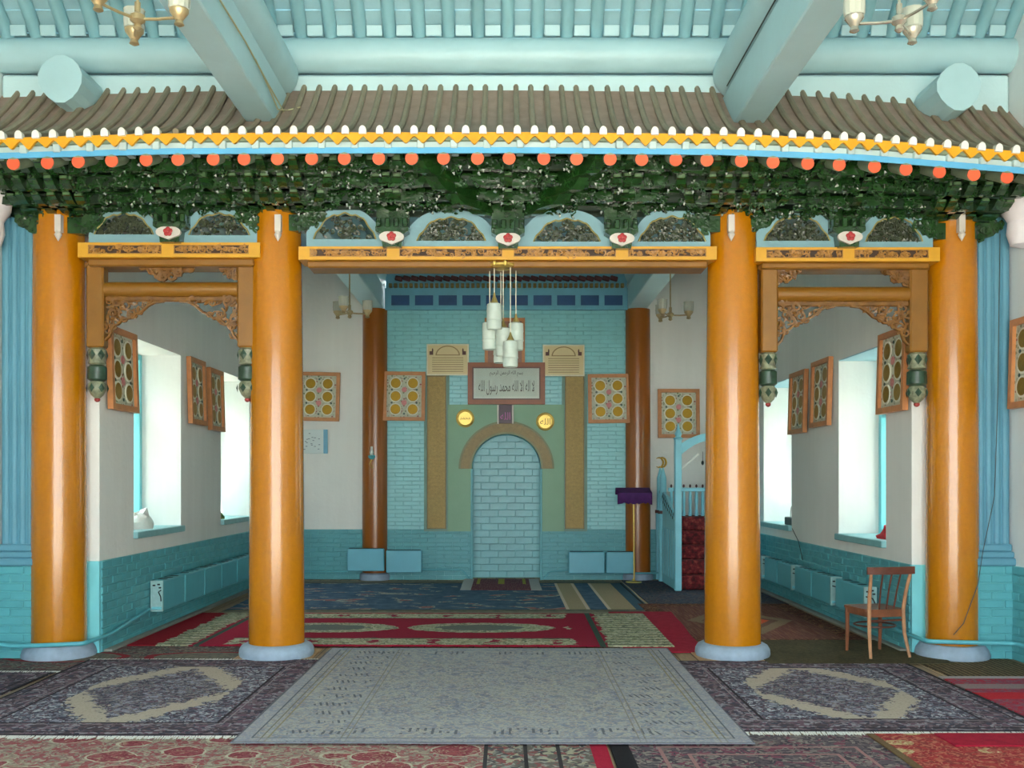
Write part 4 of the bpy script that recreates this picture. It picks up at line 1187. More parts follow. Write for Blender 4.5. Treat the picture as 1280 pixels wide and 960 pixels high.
# ------------------------------------------------------------------ oil lamp bracket on the back column
c = W(465, 572, YB - .30)
t = thing('wall_lamp', 'small glass lamp on a brass hook fixed to the left brown back column', 'lamp', (c.x, c.y, c.z - .1))
MB().tube([(c.x, YB - .26, c.z - .16), (c.x, c.y + .0, c.z - .17), (c.x - .03, c.y - .05, c.z - .10), (c.x, c.y - .04, c.z - .03)], .010, 6).build('hook', m_goldL, t, smooth=True)
MB().lathe([(.02, -.03), (.055, 0), (.06, .03), (.03, .045)], (c.x, c.y - .04, c.z), 14).build('lamp_bowl', paint('teal_glass_bowl', S(96, 178, 186), .2), t, smooth=True)
MB().lathe([(.02, .04), (.034, .08), (.022, .13), (.018, .18)], (c.x, c.y - .04, c.z), 12).build('glass_chimney', paint('pale_glass', S(214, 220, 210), .15), t, smooth=True)

# ------------------------------------------------------------------ chandeliers
m_brass = paint('pale_brass', S(176, 158, 120), .3, .12, 30, .1, metal=.6)
m_chrome = paint('aged_chrome', S(190, 186, 172), .25, .1, 30, .1, metal=.7)
def _shade():
    g = G('ribbed_glass_shade')
    m = g.done(S(222, 226, 214), .25); g.p.inputs['Transmission Weight'].default_value = .45
    g.p.inputs['IOR'].default_value = 1.2; return m
m_shade = _shade()
def chandelier(label, X, Y, Z, ztop, R, a0, up=True, metal=None, hang='ceiling lights', hook=None):
    metal = metal or m_brass
    t = thing('chandelier', label, 'chandelier', (X, Y, Z), hang)
    MB().tube([(X, Y, Z), (X, Y, ztop)], .009, 6).build('stem', metal, t, smooth=True)
    MB().lathe([(.012, -.07), (.028, -.055), (.02, -.03), (.045, -.01), (.045, .02), (.018, .04), (.018, .10)], (X, Y, Z), 14).build('hub', metal, t, smooth=True)
    MB().lathe([(.055, 0), (.05, -.03), (.018, -.07)], (X, Y, ztop), 14).build('ceiling_cup', metal, t, smooth=True)
    for k in range(3):
        a = a0 + k*2*PI/3; dx, dy = math.cos(a), math.sin(a)
        ar = MB().tube([(X, Y, Z), (X + dx*R*.5, Y + dy*R*.5, Z - .005), (X + dx*R, Y + dy*R, Z + .0)], .010, 6).build('arm', metal, t, smooth=True)
        ex, ey = X + dx*R, Y + dy*R
        MB().lathe([(.012, -.055), (.03, -.045), (.022, -.02), (.035, 0), (.058, .03), (.058, .045)], (ex, ey, Z), 14).build('cup', metal, ar, smooth=True)
        prof = [(.050, .04), (.060, .05), (.063, .10), (.061, .155), (.066, .165), (.060, .165), (.056, .10), (.046, .05)]
        n = 24; mb = MB(); mb.lathe(prof, (ex, ey, Z), n, cap=False)
        for i, (x_, y_, z_) in enumerate(mb.v):
            f = 1 + .03*(1 if i % 2 else -1); mb.v[i] = (ex + (x_-ex)*f, ey + (y_-ey)*f, z_)
        mb.build('shade', m_shade, ar, smooth=True)
    return t
chandelier('brass chandelier with glass shades hanging at the top left edge', WX(172, 6.0), 6.0, WZ(24, 6.0), Z1c, .26, 2.0)
chandelier('silver chandelier with glass shades hanging at the top right edge', WX(1124, 6.0), 6.0, WZ(26, 6.0), Z1c, .26, .9, metal=m_chrome)
chandelier('inner room chandelier with glass shades hanging by the left beam', WX(437, 12.7), 12.7, WZ(391, 12.7), 4.47, .23, .35)
chandelier('inner room chandelier with glass shades hanging by the right beam', WX(838, 12.7), 12.7, WZ(394, 12.7), 4.47, .23, -.1)

# ------------------------------------------------------------------ centre hanging lamp
YH = 9.20; c = W(628, 333, YH)
t = thing('pendant_lamp', 'cluster lamp of ribbed white glass shades on cords under the middle lintel', 'lamp', (c.x, YH, c.z - .9))
MB().lathe([(.02, -.035), (.12, -.025), (.142, -.010), (.142, .008), (.05, .015)], (c.x, YH, c.z), 28).build('ceiling_plate', m_goldL, t, smooth=True)
for k in range(8):
    a = k*PI/4 + .2
    MB().lathe([(.008, -.02), (.016, -.01), (.016, .022), (.006, .03)], (c.x + .132*math.cos(a), YH + .132*math.sin(a), c.z), 8).build('plate_knob', m_goldL, t, smooth=True)
def _ptex():
    g = G('frosted_ribbed_glass'); m = g.done(S(204, 218, 208), .4); g.p.inputs['Transmission Weight'].default_value = .25; return m
m_frost = _ptex()
m_cone = paint('dull_gold_cone', S(168, 150, 92), .35, .15, 20, .1, metal=.5)
for (px, cy, top, bot, dy) in ((618, 367, 380, 413, -.05), (612, 389, 401, 436, .07), (645, 391, 402, 437, .05), (629, 398, 409, 445, .02), (638, 417, 427, 460, -.08), (626, 405, 420, 452, .11)):
    X, Y = WX(px, YH), YH + dy
    za, zb, zc = WZ(top, YH), WZ(bot, YH), WZ(cy, YH)
    MB().tube([(X, Y, c.z - .02), (X, Y, zc)], .0045, 5).build('cord', paint('white_cord', S(216, 210, 190), .5), t)
    MB().lathe([(.006, zc - za + .0), (.014, (zc-za)*.6), (.036, .0), (.04, -.012)], (X, Y, za), 12).build('shade_holder', m_cone, t, smooth=True)
    H = za - zb; r = .071
    prof = [(r*.55, 0), (r*.95, -.012), (r, -H*.30), (r*1.02, -H*.33), (r*.97, -H*.36), (r*.99, -H*.62), (r*1.04, -H*.66), (r*.95, -H*.70), (r*.97, -H*.93), (r*.9, -H), (r*.8, -H*.97)]
    MB().lathe(prof, (X, Y, za), 18).build('shade', m_frost, t, smooth=True)

# ------------------------------------------------------------------ radiators
m_rad = paint('radiator_teal', S(92, 176, 190), .38, .07, 4, .08)
m_radB = paint('radiator_blue', S(104, 182, 204), .38, .06, 4, .08)
m_radE = paint('radiator_end', S(150, 190, 190), .5, .12, 20)
m_dark = paint('dark_gap', S(24, 40, 44), .7)
def side_radiator(sx, label, y0, y1, z0=.24, z1=.58, parts=1, end=True):
    xi, xo = sx*(XW - .04), sx*(XW - .17)
    a, b = min(xi, xo), max(xi, xo)
    t = thing('radiator', label, 'radiator', (sx*(XW - .13), (y0+y1)/2, z0), 'wall radiators')
    w = (y1-y0)/parts
    for k in range(parts):
        p = MB().cbox(a, b, y0 + k*w + .012, y0 + (k+1)*w - .012, z0, z1, .012).build('casing', m_rad, t)
        for j in range(3):
            yy = y0 + k*w + w*(j+1)/4
            MB().cbox(a + .02, b - .02, yy - .03, yy + .03, z1 - .004, z1 + .003, .003).build('grille_slat', m_dark, p)
    MB().box(a + .02, b - .02, y0 + .02, y1 - .02, z0 + .03, z1 - .03).build('core', m_dark, t)
    if end:
        e = MB().frame(a, b, z0, z1, .016, y0 - .012, y0 + .02).build('end_frame', m_radE, t)
        MB().box(a + .014, b - .014, y0 - .004, y0 + .002, z0 + .014, z1 - .014).build('end_plate', m_radE, e)
        c_ = (a+b)/2; r_ = .045
        MB().tube([(c_ - sx*0.05 + .0, y0 - .012, z1 - .10), (c_ + .02, y0 - .014, z1 - .12), (c_ + .045, y0 - .014, z1 - .17), (c_ + .048, y0 - .012, z1 - .22)], .007, 5).build('pipe_bend', m_dark, e)
        for (u, v) in ((-.03, .05), (.02, .04), (.035, .075)):
            MB().cbox(c_ + u - .014, c_ + u + .014, y0 - .014, y0 - .002, z1 - v - .008, z1 - v + .008, .002).build('slot', m_dark, e)
        MB().cbox(a + .01, b - .01, y0 - .03, y0 + .0, z0 + .02, z0 + .05, .008).build('pipe_stub', m_cyan, e)
    for k in range(2):
        yy = y0 + (y1-y0)*(.2 + .6*k)
        MB().cbox(min(xi, sx*XW) - .0, max(xi, sx*XW), yy - .02, yy + .02, z0 + .1, z0 + .13, .003).build('wall_bracket', m_rad, t)
side_radiator(-1, 'long teal panelled radiator along the left inner wall', 10.72, 15.9, .235, .565, 7)
for k, (y0, y1) in enumerate(((10.25, 11.15), (11.30, 12.72), (12.86, 14.2), (14.35, 15.9))):
    side_radiator(1, ('teal radiator on the right wall behind the chair', 'teal radiator on the right wall, second from the chair', 'teal radiator on the right wall, third from the chair', 'teal radiator on the right wall, farthest from the chair')[k], y0, y1, .23, .55, 1 if k == 0 else 2)
def back_radiator(x0, x1, ya, yb, label):
    y = YN - .26; a, b = WX(x0, y), WX(x1, y); z0, z1 = WZ(yb, y), WZ(ya, y)
    t = thing('radiator', label, 'radiator', ((a+b)/2, y, z0), 'wall radiators')
    MB().cbox(a, b, y, y + .09, z0, z1, .012).build('casing', m_radB, t)
    MB().cbox(a + .02, b - .02, y + .015, y + .08, z1 - .004, z1 + .008, .003).build('grille', m_dark, t)
    for xx in (a + .1, b - .1): MB().cbox(xx - .02, xx + .02, y + .09, YN + .01, z0 + .1, z0 + .14, .003).build('wall_bracket', m_radB, t)
back_radiator(434, 480, 686, 714, 'flat blue radiator in front of the left brown back column')
back_radiator(482.5, 527, 688, 716, 'flat blue radiator on the prayer wall beside the left column')
back_radiator(711, 756, 690, 717, 'flat blue radiator on the prayer wall right of the niche')
back_radiator(758, 793, 690, 717, 'flat blue radiator in front of the right brown back column')
# heating pipes
def pipe(label, pts, r=.018, mat=None):
    # round the corners a little
    P = [Vector(p) for p in pts]; out = [P[0]]
    for i in range(1, len(P)-1):
        a, b, c_ = P[i-1], P[i], P[i+1]; d0 = min(.05, (b-a).length*.4); d1 = min(.05, (c_-b).length*.4)
        out += [b + (a-b).normalized()*d0, b + ((a-b).normalized()*d0 + (c_-b).normalized()*d1)*.3, b + (c_-b).normalized()*d1]
    out.append(P[-1])
    o = MB().tube(out, r, 10).build('heating_pipe', mat or m_rad, smooth=True)
    return tag(o, label, 'pipe', 'heating pipes')
y_ = YC - .30
pipe('teal heating pipe bending round the far left column foot to the radiator', [(-4.64, 8.0, .17), (-4.62, y_, .17), (-4.45, y_, .145), (-3.82, y_, .17), (-3.80, YC + .3, .17), (-3.80, 10.6, .27)], .02)
pipe('teal heating pipe bending round the far right column foot to the radiator', [(4.64, 7.6, .17), (4.62, y_, .17), (3.82, y_, .19), (3.80, YC + .3, .19), (3.80, 10.15, .27)], .02)
yy = YN - .06
pipe('thin teal pipe between left radiators and the niche', [(WX(527, yy), yy, WZ(712, yy)), (WX(578, yy), yy, WZ(712, yy)), (WX(586, yy), yy, WZ(723, yy))], .013)
pipe('thin teal pipe between the niche and right radiators', [(WX(680, yy), yy, WZ(723, yy)), (WX(688, yy), yy, WZ(714, yy)), (WX(711, yy), yy, WZ(713, yy))], .013)
pipe('thin teal pipe low on the white back wall left', [(-3.6, YB - .06, .13), (-2.62, YB - .06, .13)], .013)
pipe('thin teal pipe low on the back wall beside the pulpit', [(2.12, YB - .30, .13), (2.6, YB - .30, .13)], .013)
# cables
def cable(label, pts, r=.004, mat=None):
    o = MB().tube(pts, r, 5).build('cable', mat or paint('black_cable', S(44, 60, 62), .5))
    return tag(o, label, 'cable', 'cables')
cable('thin dark cable running down the right pilaster to the floor pipe', [(4.52, YC - .20, 3.9), (4.50, YC - .20, 2.4), (4.47, YC - .20, 1.5), (4.36, YC - .21, 1.0), (4.30, YC - .24, .7), (4.15, YC - .28, .35), (4.05, YC - .30, .25)], .004)
x0 = -BX + .145
cable('twisted beige cable clipped along the left ceiling beam', [(x0, 5.0, 5.00), (x0 + .004, 6.4, 4.97), (x0 + .002, 7.6, 4.99), (x0 + .006, 8.3, 4.95), (x0 + .01, 8.9, 4.93)], .007, paint('beige_cable', S(176, 168, 130), .5))
cable('second beige wire sagging below the left ceiling beam cable', [(x0, 7.9, 4.99), (x0 + .02, 8.3, 4.90), (x0 + .012, 8.62, 4.86), (x0 + .06, 8.80, 4.92), (x0 + .16, 8.86, 4.97)], .006, MATS['beige_cable'])
cable('thin dark wire along the right ceiling beam seam', [(BX - .15, 5.0, 5.175), (BX - .15, 8.9, 5.175)], .006)
cable('thin grey cable hanging on the right wall below the far window', [(XW - .03, 13.3, 1.0), (XW - .035, 13.0, .85), (XW - .04, 12.8, .62)], .005)

# ------------------------------------------------------------------ things on the window sills
m_wcloth = paint('white_plastic', S(232, 234, 228), .4, .08, 10)
def lump(label, cat, name, c, sx, sy, sz, mat, seed):
    mb = MB(); n, m = 16, 9
    for j in range(m):
        ph = PI/2*j/(m-1)
        for i in range(n):
            a = 2*PI*i/n; d = Vector((math.cos(a)*math.cos(ph), math.sin(a)*math.cos(ph), math.sin(ph)))
            k = 1 + .35*mnoise.noise(d*2.2 + Vector((seed, 0, 0))) + .15*mnoise.noise(d*6 + Vector((seed, 3, 0)))
            mb.v.append((c[0] + d.x*sx*k, c[1] + d.y*sy*k, c[2] + d.z*sz*k))
    for j in range(m-1):
        for i in range(n):
            i2 = (i+1) % n; mb.f.append((j*n+i, j*n+i2, (j+1)*n+i2, (j+1)*n+i))
    mb.f.append(tuple(range(n-1, -1, -1)))
    o = mb.build(name, mat, smooth=True); return tag(o, label, cat)
lump('crumpled white plastic bag on the sill of the near left window', 'bag', 'plastic_bag', (-XW - .18, 11.0, 1.112), .13, .24, .20, m_wcloth, 1.0)
def _gy():
    g = G('green_yellow_cloth'); return g.done(g.ramp(g.noise(9, 3), [(.35, S(60, 110, 70)), (.6, S(196, 190, 80))]), .7)
lump('small green and yellow cloth heap on the sill of the far left window', 'cloth', 'cloth_bundle', (-XW - .16, 13.75, 1.112), .11, .18, .13, _gy(), 4.0)
lump('red cloth lying on the sill of the near right window', 'cloth', 'red_cloth', (XW + .22, 10.42, 1.032), .16, .24, .14, paint('red_cloth', S(214, 40, 50), .6, .2, 10), 7.0)
# radio-like box with wire handle at the far right window
t = thing('tape_recorder', 'small dark and grey device with wire handles on the far right window sill', 'radio', (XW + .14, 13.65, 1.032))
MB().cbox(XW + .02, XW + .24, 13.5, 13.85, 1.032, 1.14, .01).build('body', paint('dark_grey_plastic', S(84, 96, 96), .4, .2, 20), t)
MB().cbox(XW + .03, XW + .2, 13.46, 13.50, 1.04, 1.11, .006).build('front_panel', paint('light_grey_plastic', S(176, 186, 186), .4), t)
for d in (0, .12): MB().tube([(XW + .1, 13.55 + d, 1.13)] + [(XW + .1, 13.62 + d - .09*math.cos(PI*i/8), 1.14 + .16*math.sin(PI*i/8)) for i in range(9)], .006, 5).build('wire_handle', m_chrome, t)
tag(lump('x', 'bag', 'dark_bag', (3.55, 15.55, .0), .14, .2, .24, paint('black_bag', S(40, 46, 50), .6), 9.0), 'small dark bundle on the floor in the far right corner', 'bag')

# ------------------------------------------------------------------ chair
m_cwood = paint('worn_chair_wood', S(130, 78, 50), .4, .3, 12, .25, 40)
m_cdark = paint('dark_chair_wood', S(96, 52, 38), .38, .3, 12, .25, 40)
m_cpale = paint('pale_worn_leg', S(176, 128, 92), .45, .25, 14, .25, 40)
ch = thing('wooden_chair', 'small worn brown wooden chair with spindle back beside the right column', 'chair', (3.47, 9.36, .021), None, math.radians(11))
hw, hd = .172, .185
def leg_pts(p): return p
MB().prism([(-hw - .02, -hd + .03), (-hw + .03, -hd - .02), (hw - .03, -hd - .02), (hw + .02, -hd + .03), (hw + .035, hd), (hw, hd + .03), (-hw, hd + .03), (-hw - .035, hd)], .415, .438, axis='z').build('seat', m_cwood, ch, local=True)
MB().cbox(-hw, hw, hd - .005, hd + .02, .365, .417, .004).cbox(-hw, hw, -hd - .01, -hd + .012, .365, .417, .004).cbox(-hw - .01, -hw + .012, -hd, hd, .365, .417, .004).cbox(hw - .012, hw + .01, -hd, hd, .365, .417, .004).build('apron', m_cwood, ch, local=True)
for s in (-1, 1):
    MB().tube([(s*(hw + .0), hd + .01, 0), (s*hw, hd, .2), (s*hw, hd, .42)], [.014, .018, .022], 8).build('front_leg', m_cwood, ch, local=True, smooth=True)
    MB().tube([(s*(hw + .025), -hd - .075, 0), (s*(hw + .005), -hd - .02, .22), (s*hw, -hd - .008, .42), (s*(hw + .01), -hd - .035, .60), (s*(hw + .028), -hd - .09, .80)], [.014, .017, .019, .017, .015], 8).build('rear_leg', m_cpale if s < 9 else m_cwood, ch, local=True, smooth=True)
tr = []
for i in range(9):
    u = -1 + 2*i/8; tr.append((u*(hw + .065), -hd - .085 - .03*(1 - u*u), .80))
mb = MB()
for i in range(8):
    a, b = Vector(tr[i]), Vector(tr[i+1])
    vs = [(p.x, p.y + dy, p.z + dz) for p in (a, b) for dy in (-.011, .011) for dz in (-.032, .036)]
    mb.add(vs, [(0,1,5,4),(2,6,7,3),(1,3,7,5),(0,4,6,2)] + ([(0,2,3,1)] if i == 0 else []) + ([(4,5,7,6)] if i == 7 else []))
mb.build('top_rail', m_cdark, ch, local=True)
for u in (-.42, 0, .42):
    MB().tube([(u*hw*1.0, -hd - .01, .43), (u*hw*1.15, -hd - .05, .62), (u*hw*1.25, -hd - .105, .79)], .0085, 6).build('spindle', m_cdark, ch, local=True)
for zz, rr in ((.30, .15), (.335, .0)):
    if rr: MB().tube([(.185*math.cos(2*PI*i/20), .185*math.sin(2*PI*i/20), .27) for i in range(21)], .009, 6).build('ring_stretcher', m_cdark, ch, local=True)
    else: MB().tube([(-hw, -hd - .01, zz), (hw, -hd - .01, zz)], .009, 6).build('stretcher', m_cdark, ch, local=True)

# ------------------------------------------------------------------ lectern
X, Y = WX(792, 15.95), 15.95
t = thing('lectern_stand', 'thin brass stand with a purple cloth covered top before the right brown column', 'lectern', (X, Y, .01))
MB().tube([(X + .01, Y, .02), (X, Y, 1.30)], .014, 8).build('pole', m_goldL, t, smooth=True)
MB().lathe([(.13, 0), (.125, .015), (.03, .03), (.018, .06)], (X, Y, .01), 18).build('base', m_goldL, t, smooth=True)
m_purp = paint('purple_velvet', S(74, 28, 96), .8, .3, 12)
zt = WZ(612, Y); zb = WZ(627, Y)
mb = MB(); nx = 16
for i in range(nx + 1):
    u = -1 + 2*i/nx; xx = X + u*.275; dr = .012*math.sin(i*2.3) - .03*(1 if abs(u) > .85 else 0)
    for (dy, z_) in ((-.17, zb - .01 + dr - .025*(1-abs(u))), (-.16, zt - .05), (.15, zt + .03), (.17, zt - .08)):
        mb.v.append((xx, Y + dy, z_))
for i in range(nx):
    for j in range(3): a = i*4+j; mb.f.append((a, a+4, a+5, a+1))
o = mb.build('purple_cloth', m_purp, t, smooth=True); md = o.modifiers.new('thick', 'SOLIDIFY'); md.thickness = .012
MB().cbox(X - .24, X + .24, Y - .14, Y + .13, zt - .07, zt - .05, .004).build('book_rest', m_cdark, t)

# ------------------------------------------------------------------ pulpit
m_pul = paint('pulpit_sky_blue', S(132, 204, 222), .4, .08, 4, .1)
def _redcarpet():
    g = G('dark_red_stair_carpet'); v = g.noise(16, 3)
    return g.done(g.ramp(v, [(.35, S(60, 14, 20)), (.55, S(116, 28, 34)), (.68, S(150, 70, 60))]), .9)
m_rc = _redcarpet()
PX0, PX1, PY0, PY1 = WX(848, 14.62), 3.45, 14.62, 16.40
t = thing('pulpit', 'sky blue wooden stepped pulpit with dark red carpet right of the prayer wall', 'pulpit', ((PX0+PX1)/2, (PY0+PY1)/2, .02))
for X in (PX0, PX1):
    MB().cbox(X - .055, X + .045, PY0 - .03, PY0 + .07, .02, WZ(548, PY0), .012).build('post', m_pul, t)
    MB().lathe([(.055, 0), (.075, .02), (.04, .05), (.055, .09), (.03, .14), (.004, .25)], (X, PY0 + .02, WZ(550, PY0)), 12).build('finial', m_pul, t, smooth=True)
    # side panel with sloping base corner and pierced frieze
    sd = MB().prism([(PY0 + .05, .10), (PY0 + .12, .02), (PY1, .02), (PY1, 1.52), (PY0 + 1.0, 1.40), (PY0 + .05, .98)], X - .02, X + .02, axis='x').build('side_panel', m_pul, t)
    for k in range(6):
        yy = PY0 + .30 + k*.22
        MB().cbox(X - .032, X + .032, yy, yy + .15, .16, .9, .008).build('raised_panel', m_pul, sd)
    for k in range(10):
        for j in range(2):
            yy = PY0 + .22 + k*.15 + j*.075; zz = 1.05 + j*.09 + k*.035
            R_ = Matrix.Translation((X - .022, yy, zz)) @ Matrix.Rotation(-PI/2, 4, 'Y')
            MB().lathe([(.001, .004), (.026, .004), (.026, 0)], n=6).xform(R_).build('pierced_hole', m_dark, sd)
    # back minaret posts with crescents
    for yy in (PY1 - .35, PY1 - .06):
        zz = WZ(585, yy)
        p = MB().lathe([(.07, 0), (.075, zz*.60), (.06, zz*.62), (.055, zz*.9), (.03, zz*.95), (.006, zz)], (X, yy, .02), 10).build('minaret_post', m_pul, t, smooth=True)
        cr = []
        for i in range(15):
            a = -.9*PI/2*1.6 + i*(.9*PI*1.6)/14; th = .018*math.cos((i-7)/7*PI/2) + .002
            cr.append((X + .07*math.cos(a) - .02, yy, zz + .09 + .08*math.sin(a)))
        MB().tube(cr, [.014*math.cos((i-7)/7.5*PI/2) + .003 for i in range(15)], 6).build('crescent', m_gold, p, smooth=True)
        MB().lathe([(.085, 0), (.085, .05)], (X, yy, zz*.60), 8).build('band', m_maroon, p)
nst = 5
for k in range(nst):
    z1 = .02 + .21*(k+1); y0 = PY0 + .18 + k*.2
    MB().cbox(PX0 + .03, PX1 - .03, y0, PY1, .02 + .21*k, z1, .02).build('step', m_rc, t)
zr = WZ(612, PY0 + 1.2)
MB().cbox(PX0 + .05, PX1 - .05, PY0 + 1.2, PY0 + 1.26, zr - .03, zr + .03, .008).build('rail', m_pul, t)
for k in range(9):
    X = PX0 + .10 + k*.1
    b_ = MB().lathe([(.026, 0), (.03, .04), (.02, .12), (.028, .25), (.02, .40)], (X, PY0 + 1.23, zr - .42), 8).build('baluster', m_pul, t, smooth=True)
    MB().lathe([(.006, 0), (.018, .015), (.016, .04), (.004, .055)], (X, PY0 + 1.23, zr + .03), 8).build('knob', m_maroon, b_, smooth=True)
# arched head between the front posts
ar = []
za = WZ(556, PY0)
for i in range(13):
    u = i/12; xx = PX0 + (PX1-PX0)*u; ar.append((xx, za - .0 + .17*math.sin(PI*u)))
lo = [(xx, zz - .11 - .07*abs(2*(k/12) - 1)**2) for k, (xx, zz) in enumerate(ar)]
MB().prism(ar + lo[::-1], PY0 - .005, PY0 + .045).build('arched_head', m_pul, t)
MB().tube([(PX0 + .03, PY0 + .02, za - .36), (PX0 + .30, PY0 + .02, za - .13)], .016, 6).build('brace', m_wcloth, t)
MB().tube([(PX0 + .36, PY0 + .02, za - .10), (PX0 + .36, PY0 + .02, za - .24)], .004, 5).build('hanging_cord', m_dark, t)
MB().lathe([(.004, 0), (.02, .02), (.02, .05), (.006, .07)], (PX0 + .36, PY0 + .02, za - .30), 8).build('microphone', m_dark, t, smooth=True)
# ------------------------------------------------------------------ carpets
def weave(g):
    g.bump(g.noise(220, 2) * .6 + g.vor(160) * .4, .35, .006)
def speckle(g, scale, pal, vec=None, wob=.03):
    """small knotted motifs: cells of a palette, broken up by noise"""
    n1 = g.noise(9, 2) ; n2 = g.noise(8.3, 2, g.vec(g.y + 5.0, g.x + 3.0))
    v = g.vec(g.x + (n1 - .5)*wob*4, g.y + (n2 - .5)*wob*4)
    c1 = g.vor(scale, v, 'Color'); c2 = g.vor(scale*2.7, v, 'Color')
    f = c1*.55 + c2*.45
    st = [(i/len(pal)*.62 + .19 if i else 0, c) for i, c in enumerate(pal)]
    return g.ramp(f, st, True)
def edge(g, hw, hl): return (hw - abs(g.x)).min(hl - abs(g.y))
def carpet(name, label, x0, x1, y0, y1, z, pattern, fringe='', rot=0.0, thick=.008, group=None, wav=.0015, nx=20, skew=0.0):
    cx, cy = (x0+x1)/2, (y0+y1)/2; hw, hl = (x1-x0)/2, (y1-y0)/2
    t = thing('carpet', label, 'carpet', (cx, cy, z), group, rot)
    g = G(name); col, rough = pattern(g, hw, hl); weave(g)
    col = g.mix(.55, col, g.ramp(g.noise(75, 2), [(.3, (.58, .58, .6, 1)), (.5, (.95, .95, .95, 1)), (.68, (1, 1, 1, 1))]), 'MULTIPLY'); mat = g.done(col, rough, spec=.2)
    mb = MB(); ny = max(6, int(nx*hl/hw)); ny = min(ny, 40)
    sd = rng.uniform(0, 50)
    for j in range(ny+1):
        for i in range(nx+1):
            x = -hw + 2*hw*i/nx; y = -hl + 2*hl*j/ny
            wz = wav*mnoise.noise(Vector((x*1.7 + sd, y*1.7, 0)))*1.5
            ex = .012*mnoise.noise(Vector((sd, y*1.2, 3)))*(1 if i in (0, nx) else 0); ey = .012*mnoise.noise(Vector((x*1.2, sd, 9)))*(1 if j in (0, ny) else 0)
            mb.v.append((x + ex + skew*y, y + ey, thick + wz))
    q = lambda i, j: j*(nx+1)+i
    for j in range(ny):
        for i in range(nx): mb.f.append((q(i,j), q(i+1,j), q(i+1,j+1), q(i,j+1)))
    ring = [q(i,0) for i in range(nx+1)] + [q(nx,j) for j in range(1, ny+1)] + [q(i,ny) for i in range(nx-1,-1,-1)] + [q(0,j) for j in range(ny-1,0,-1)]
    b0 = len(mb.v); mb.v += [(mb.v[k][0], mb.v[k][1], 0) for k in ring]; m = len(ring)
    for k in range(m): mb.f.append((ring[k], b0+k, b0+(k+1) % m, ring[(k+1) % m]))
    mb.build('pile', mat, t, local=True, smooth=True)
    for side in fringe:
        f = MB(); s = -1 if side == 'n' else 1; x = -hw
        while x < hw:
            L = rng.uniform(.05, .085); d = rng.uniform(-.02, .02); y = s*hl
            f.add([(x, y - s*.012, thick*.9), (x + .010, y - s*.012, thick*.9), (x + .008 + d, y + s*L, .003), (x + .002 + d, y + s*L, .003), (x, y - s*.012, 0), (x + .01, y - s*.012, 0)], [(0,1,2,3),(5,4,3,2)])
            x += rng.uniform(.007, .010)
        f.build('fringe', paint('white_fringe', S(232, 232, 228), .8, .05), t, local=True, kind='stuff')
    return t
NAVY, LIL, MAR, GRY, WHT = S(72, 72, 90), S(152, 152, 170), S(112, 88, 104), S(114, 120, 136), S(188, 192, 200)
def p_medal(hw, dark=1.0, mw=.56, ml=.92, seed=0.0):
    def f(g, hw, hl):
        base = speckle(g, 17, [NAVY, LIL, S(80, 66, 78), GRY, MAR, WHT, NAVY, S(120, 120, 136)])
        n = (g.noise(13, 2, g.vec(g.x + seed, g.y)) - .5)
        st = (g.noise(26, 1, g.vec(g.x + 9 + seed, g.y)) - .5)
        d = abs(g.x)/mw*.72 + abs(g.y)/ml*.72 + n*.38 + st*.26
        # the medallion is a stretched hexagon with wide ends
        d = d.max(abs(g.x)/mw*.98 + n*.18)
        inner = abs(g.x)/(mw*.80)*.70 + abs(g.y)/(ml*.86)*.78 + n*.55 + st*.30
        ring = (d < 1.0) * (inner > .89)
        core = speckle(g, 21, [LIL, NAVY, S(146, 140, 140), MAR, S(116, 116, 126), NAVY])
        col = g.mix(d < 1.0, base, core)
        col = g.mix(ring, col, S(188, 176, 162))
        e = edge(g, hw, hl)
        bd = speckle(g, 12, [S(78, 68, 78), S(122, 104, 114), NAVY, S(150, 146, 156), MAR])
        col = g.mix(e < .34, col, bd)
        for a, b, c in ((.325, .345, S(46, 40, 50)), (.29, .30, S(150, 140, 146)), (.09, .105, S(46, 40, 50)), (.0, .03, S(44, 40, 48))):
            col = g.mix(e.band(a, b), col, c)
        return col, .9
    return f
def p_grey(g, hw, hl):
    base = speckle(g, 15, [S(166, 168, 174), S(180, 176, 166), S(146, 150, 164), S(168, 168, 176), S(160, 152, 154), S(180, 176, 168), S(132, 138, 156)])
    fine = g.noise(60, 2)
    base = g.mix((fine > .60), base, S(122, 126, 136))
    base = g.mix(g.noise(2.2, 4) * .9, base, S(176, 170, 156), 'MIX') if False else g.mix((g.noise(2.4, 3) > .52) * .22, base, S(178, 174, 162))
    e = edge(g, hw, hl)
    ex = hw - abs(g.x)
    # side borders: comb ornaments along the length
    yy = g.y.mod(.27)
    stroke = (g.x*1.0 + g.y*.25).mod(.045) < .016
    comb = ex.band(.30, .62) * yy.band(.08, .19) * stroke * (g.noise(7, 1) > .47)
    col = g.mix(e < .70, base, speckle(g, 19, [S(170, 170, 174), S(150, 154, 166), S(180, 176, 168), S(162, 156, 158), S(138, 144, 160)]))
    col = g.mix(comb, col, S(104, 106, 116))
    ey = hl - abs(g.y); xx = g.x.mod(.62)
    comb2 = ey.band(.20, .36) * (g.x.mod(.05) < .018) * (xx < .42) * (ex > .5) * (g.noise(9, 1) > .50)
    col = g.mix(comb2, col, S(106, 108, 118))
    for a, b, c in ((.66, .67, S(140, 136, 130)), (.70, .708, S(144, 138, 130)), (.16, .17, S(128, 124, 112)), (.20, .212, S(150, 140, 116))):
        col = g.mix(ex.band(a, b), col, c)
    col = g.mix((e < .11) * .4, col, S(164, 166, 182))
    col = g.mix(e.band(.10, .112), col, S(104, 108, 118))
    col = g.mix(e < .012, col, S(110, 112, 122))
    return col, .92
RED = S(152, 22, 54)
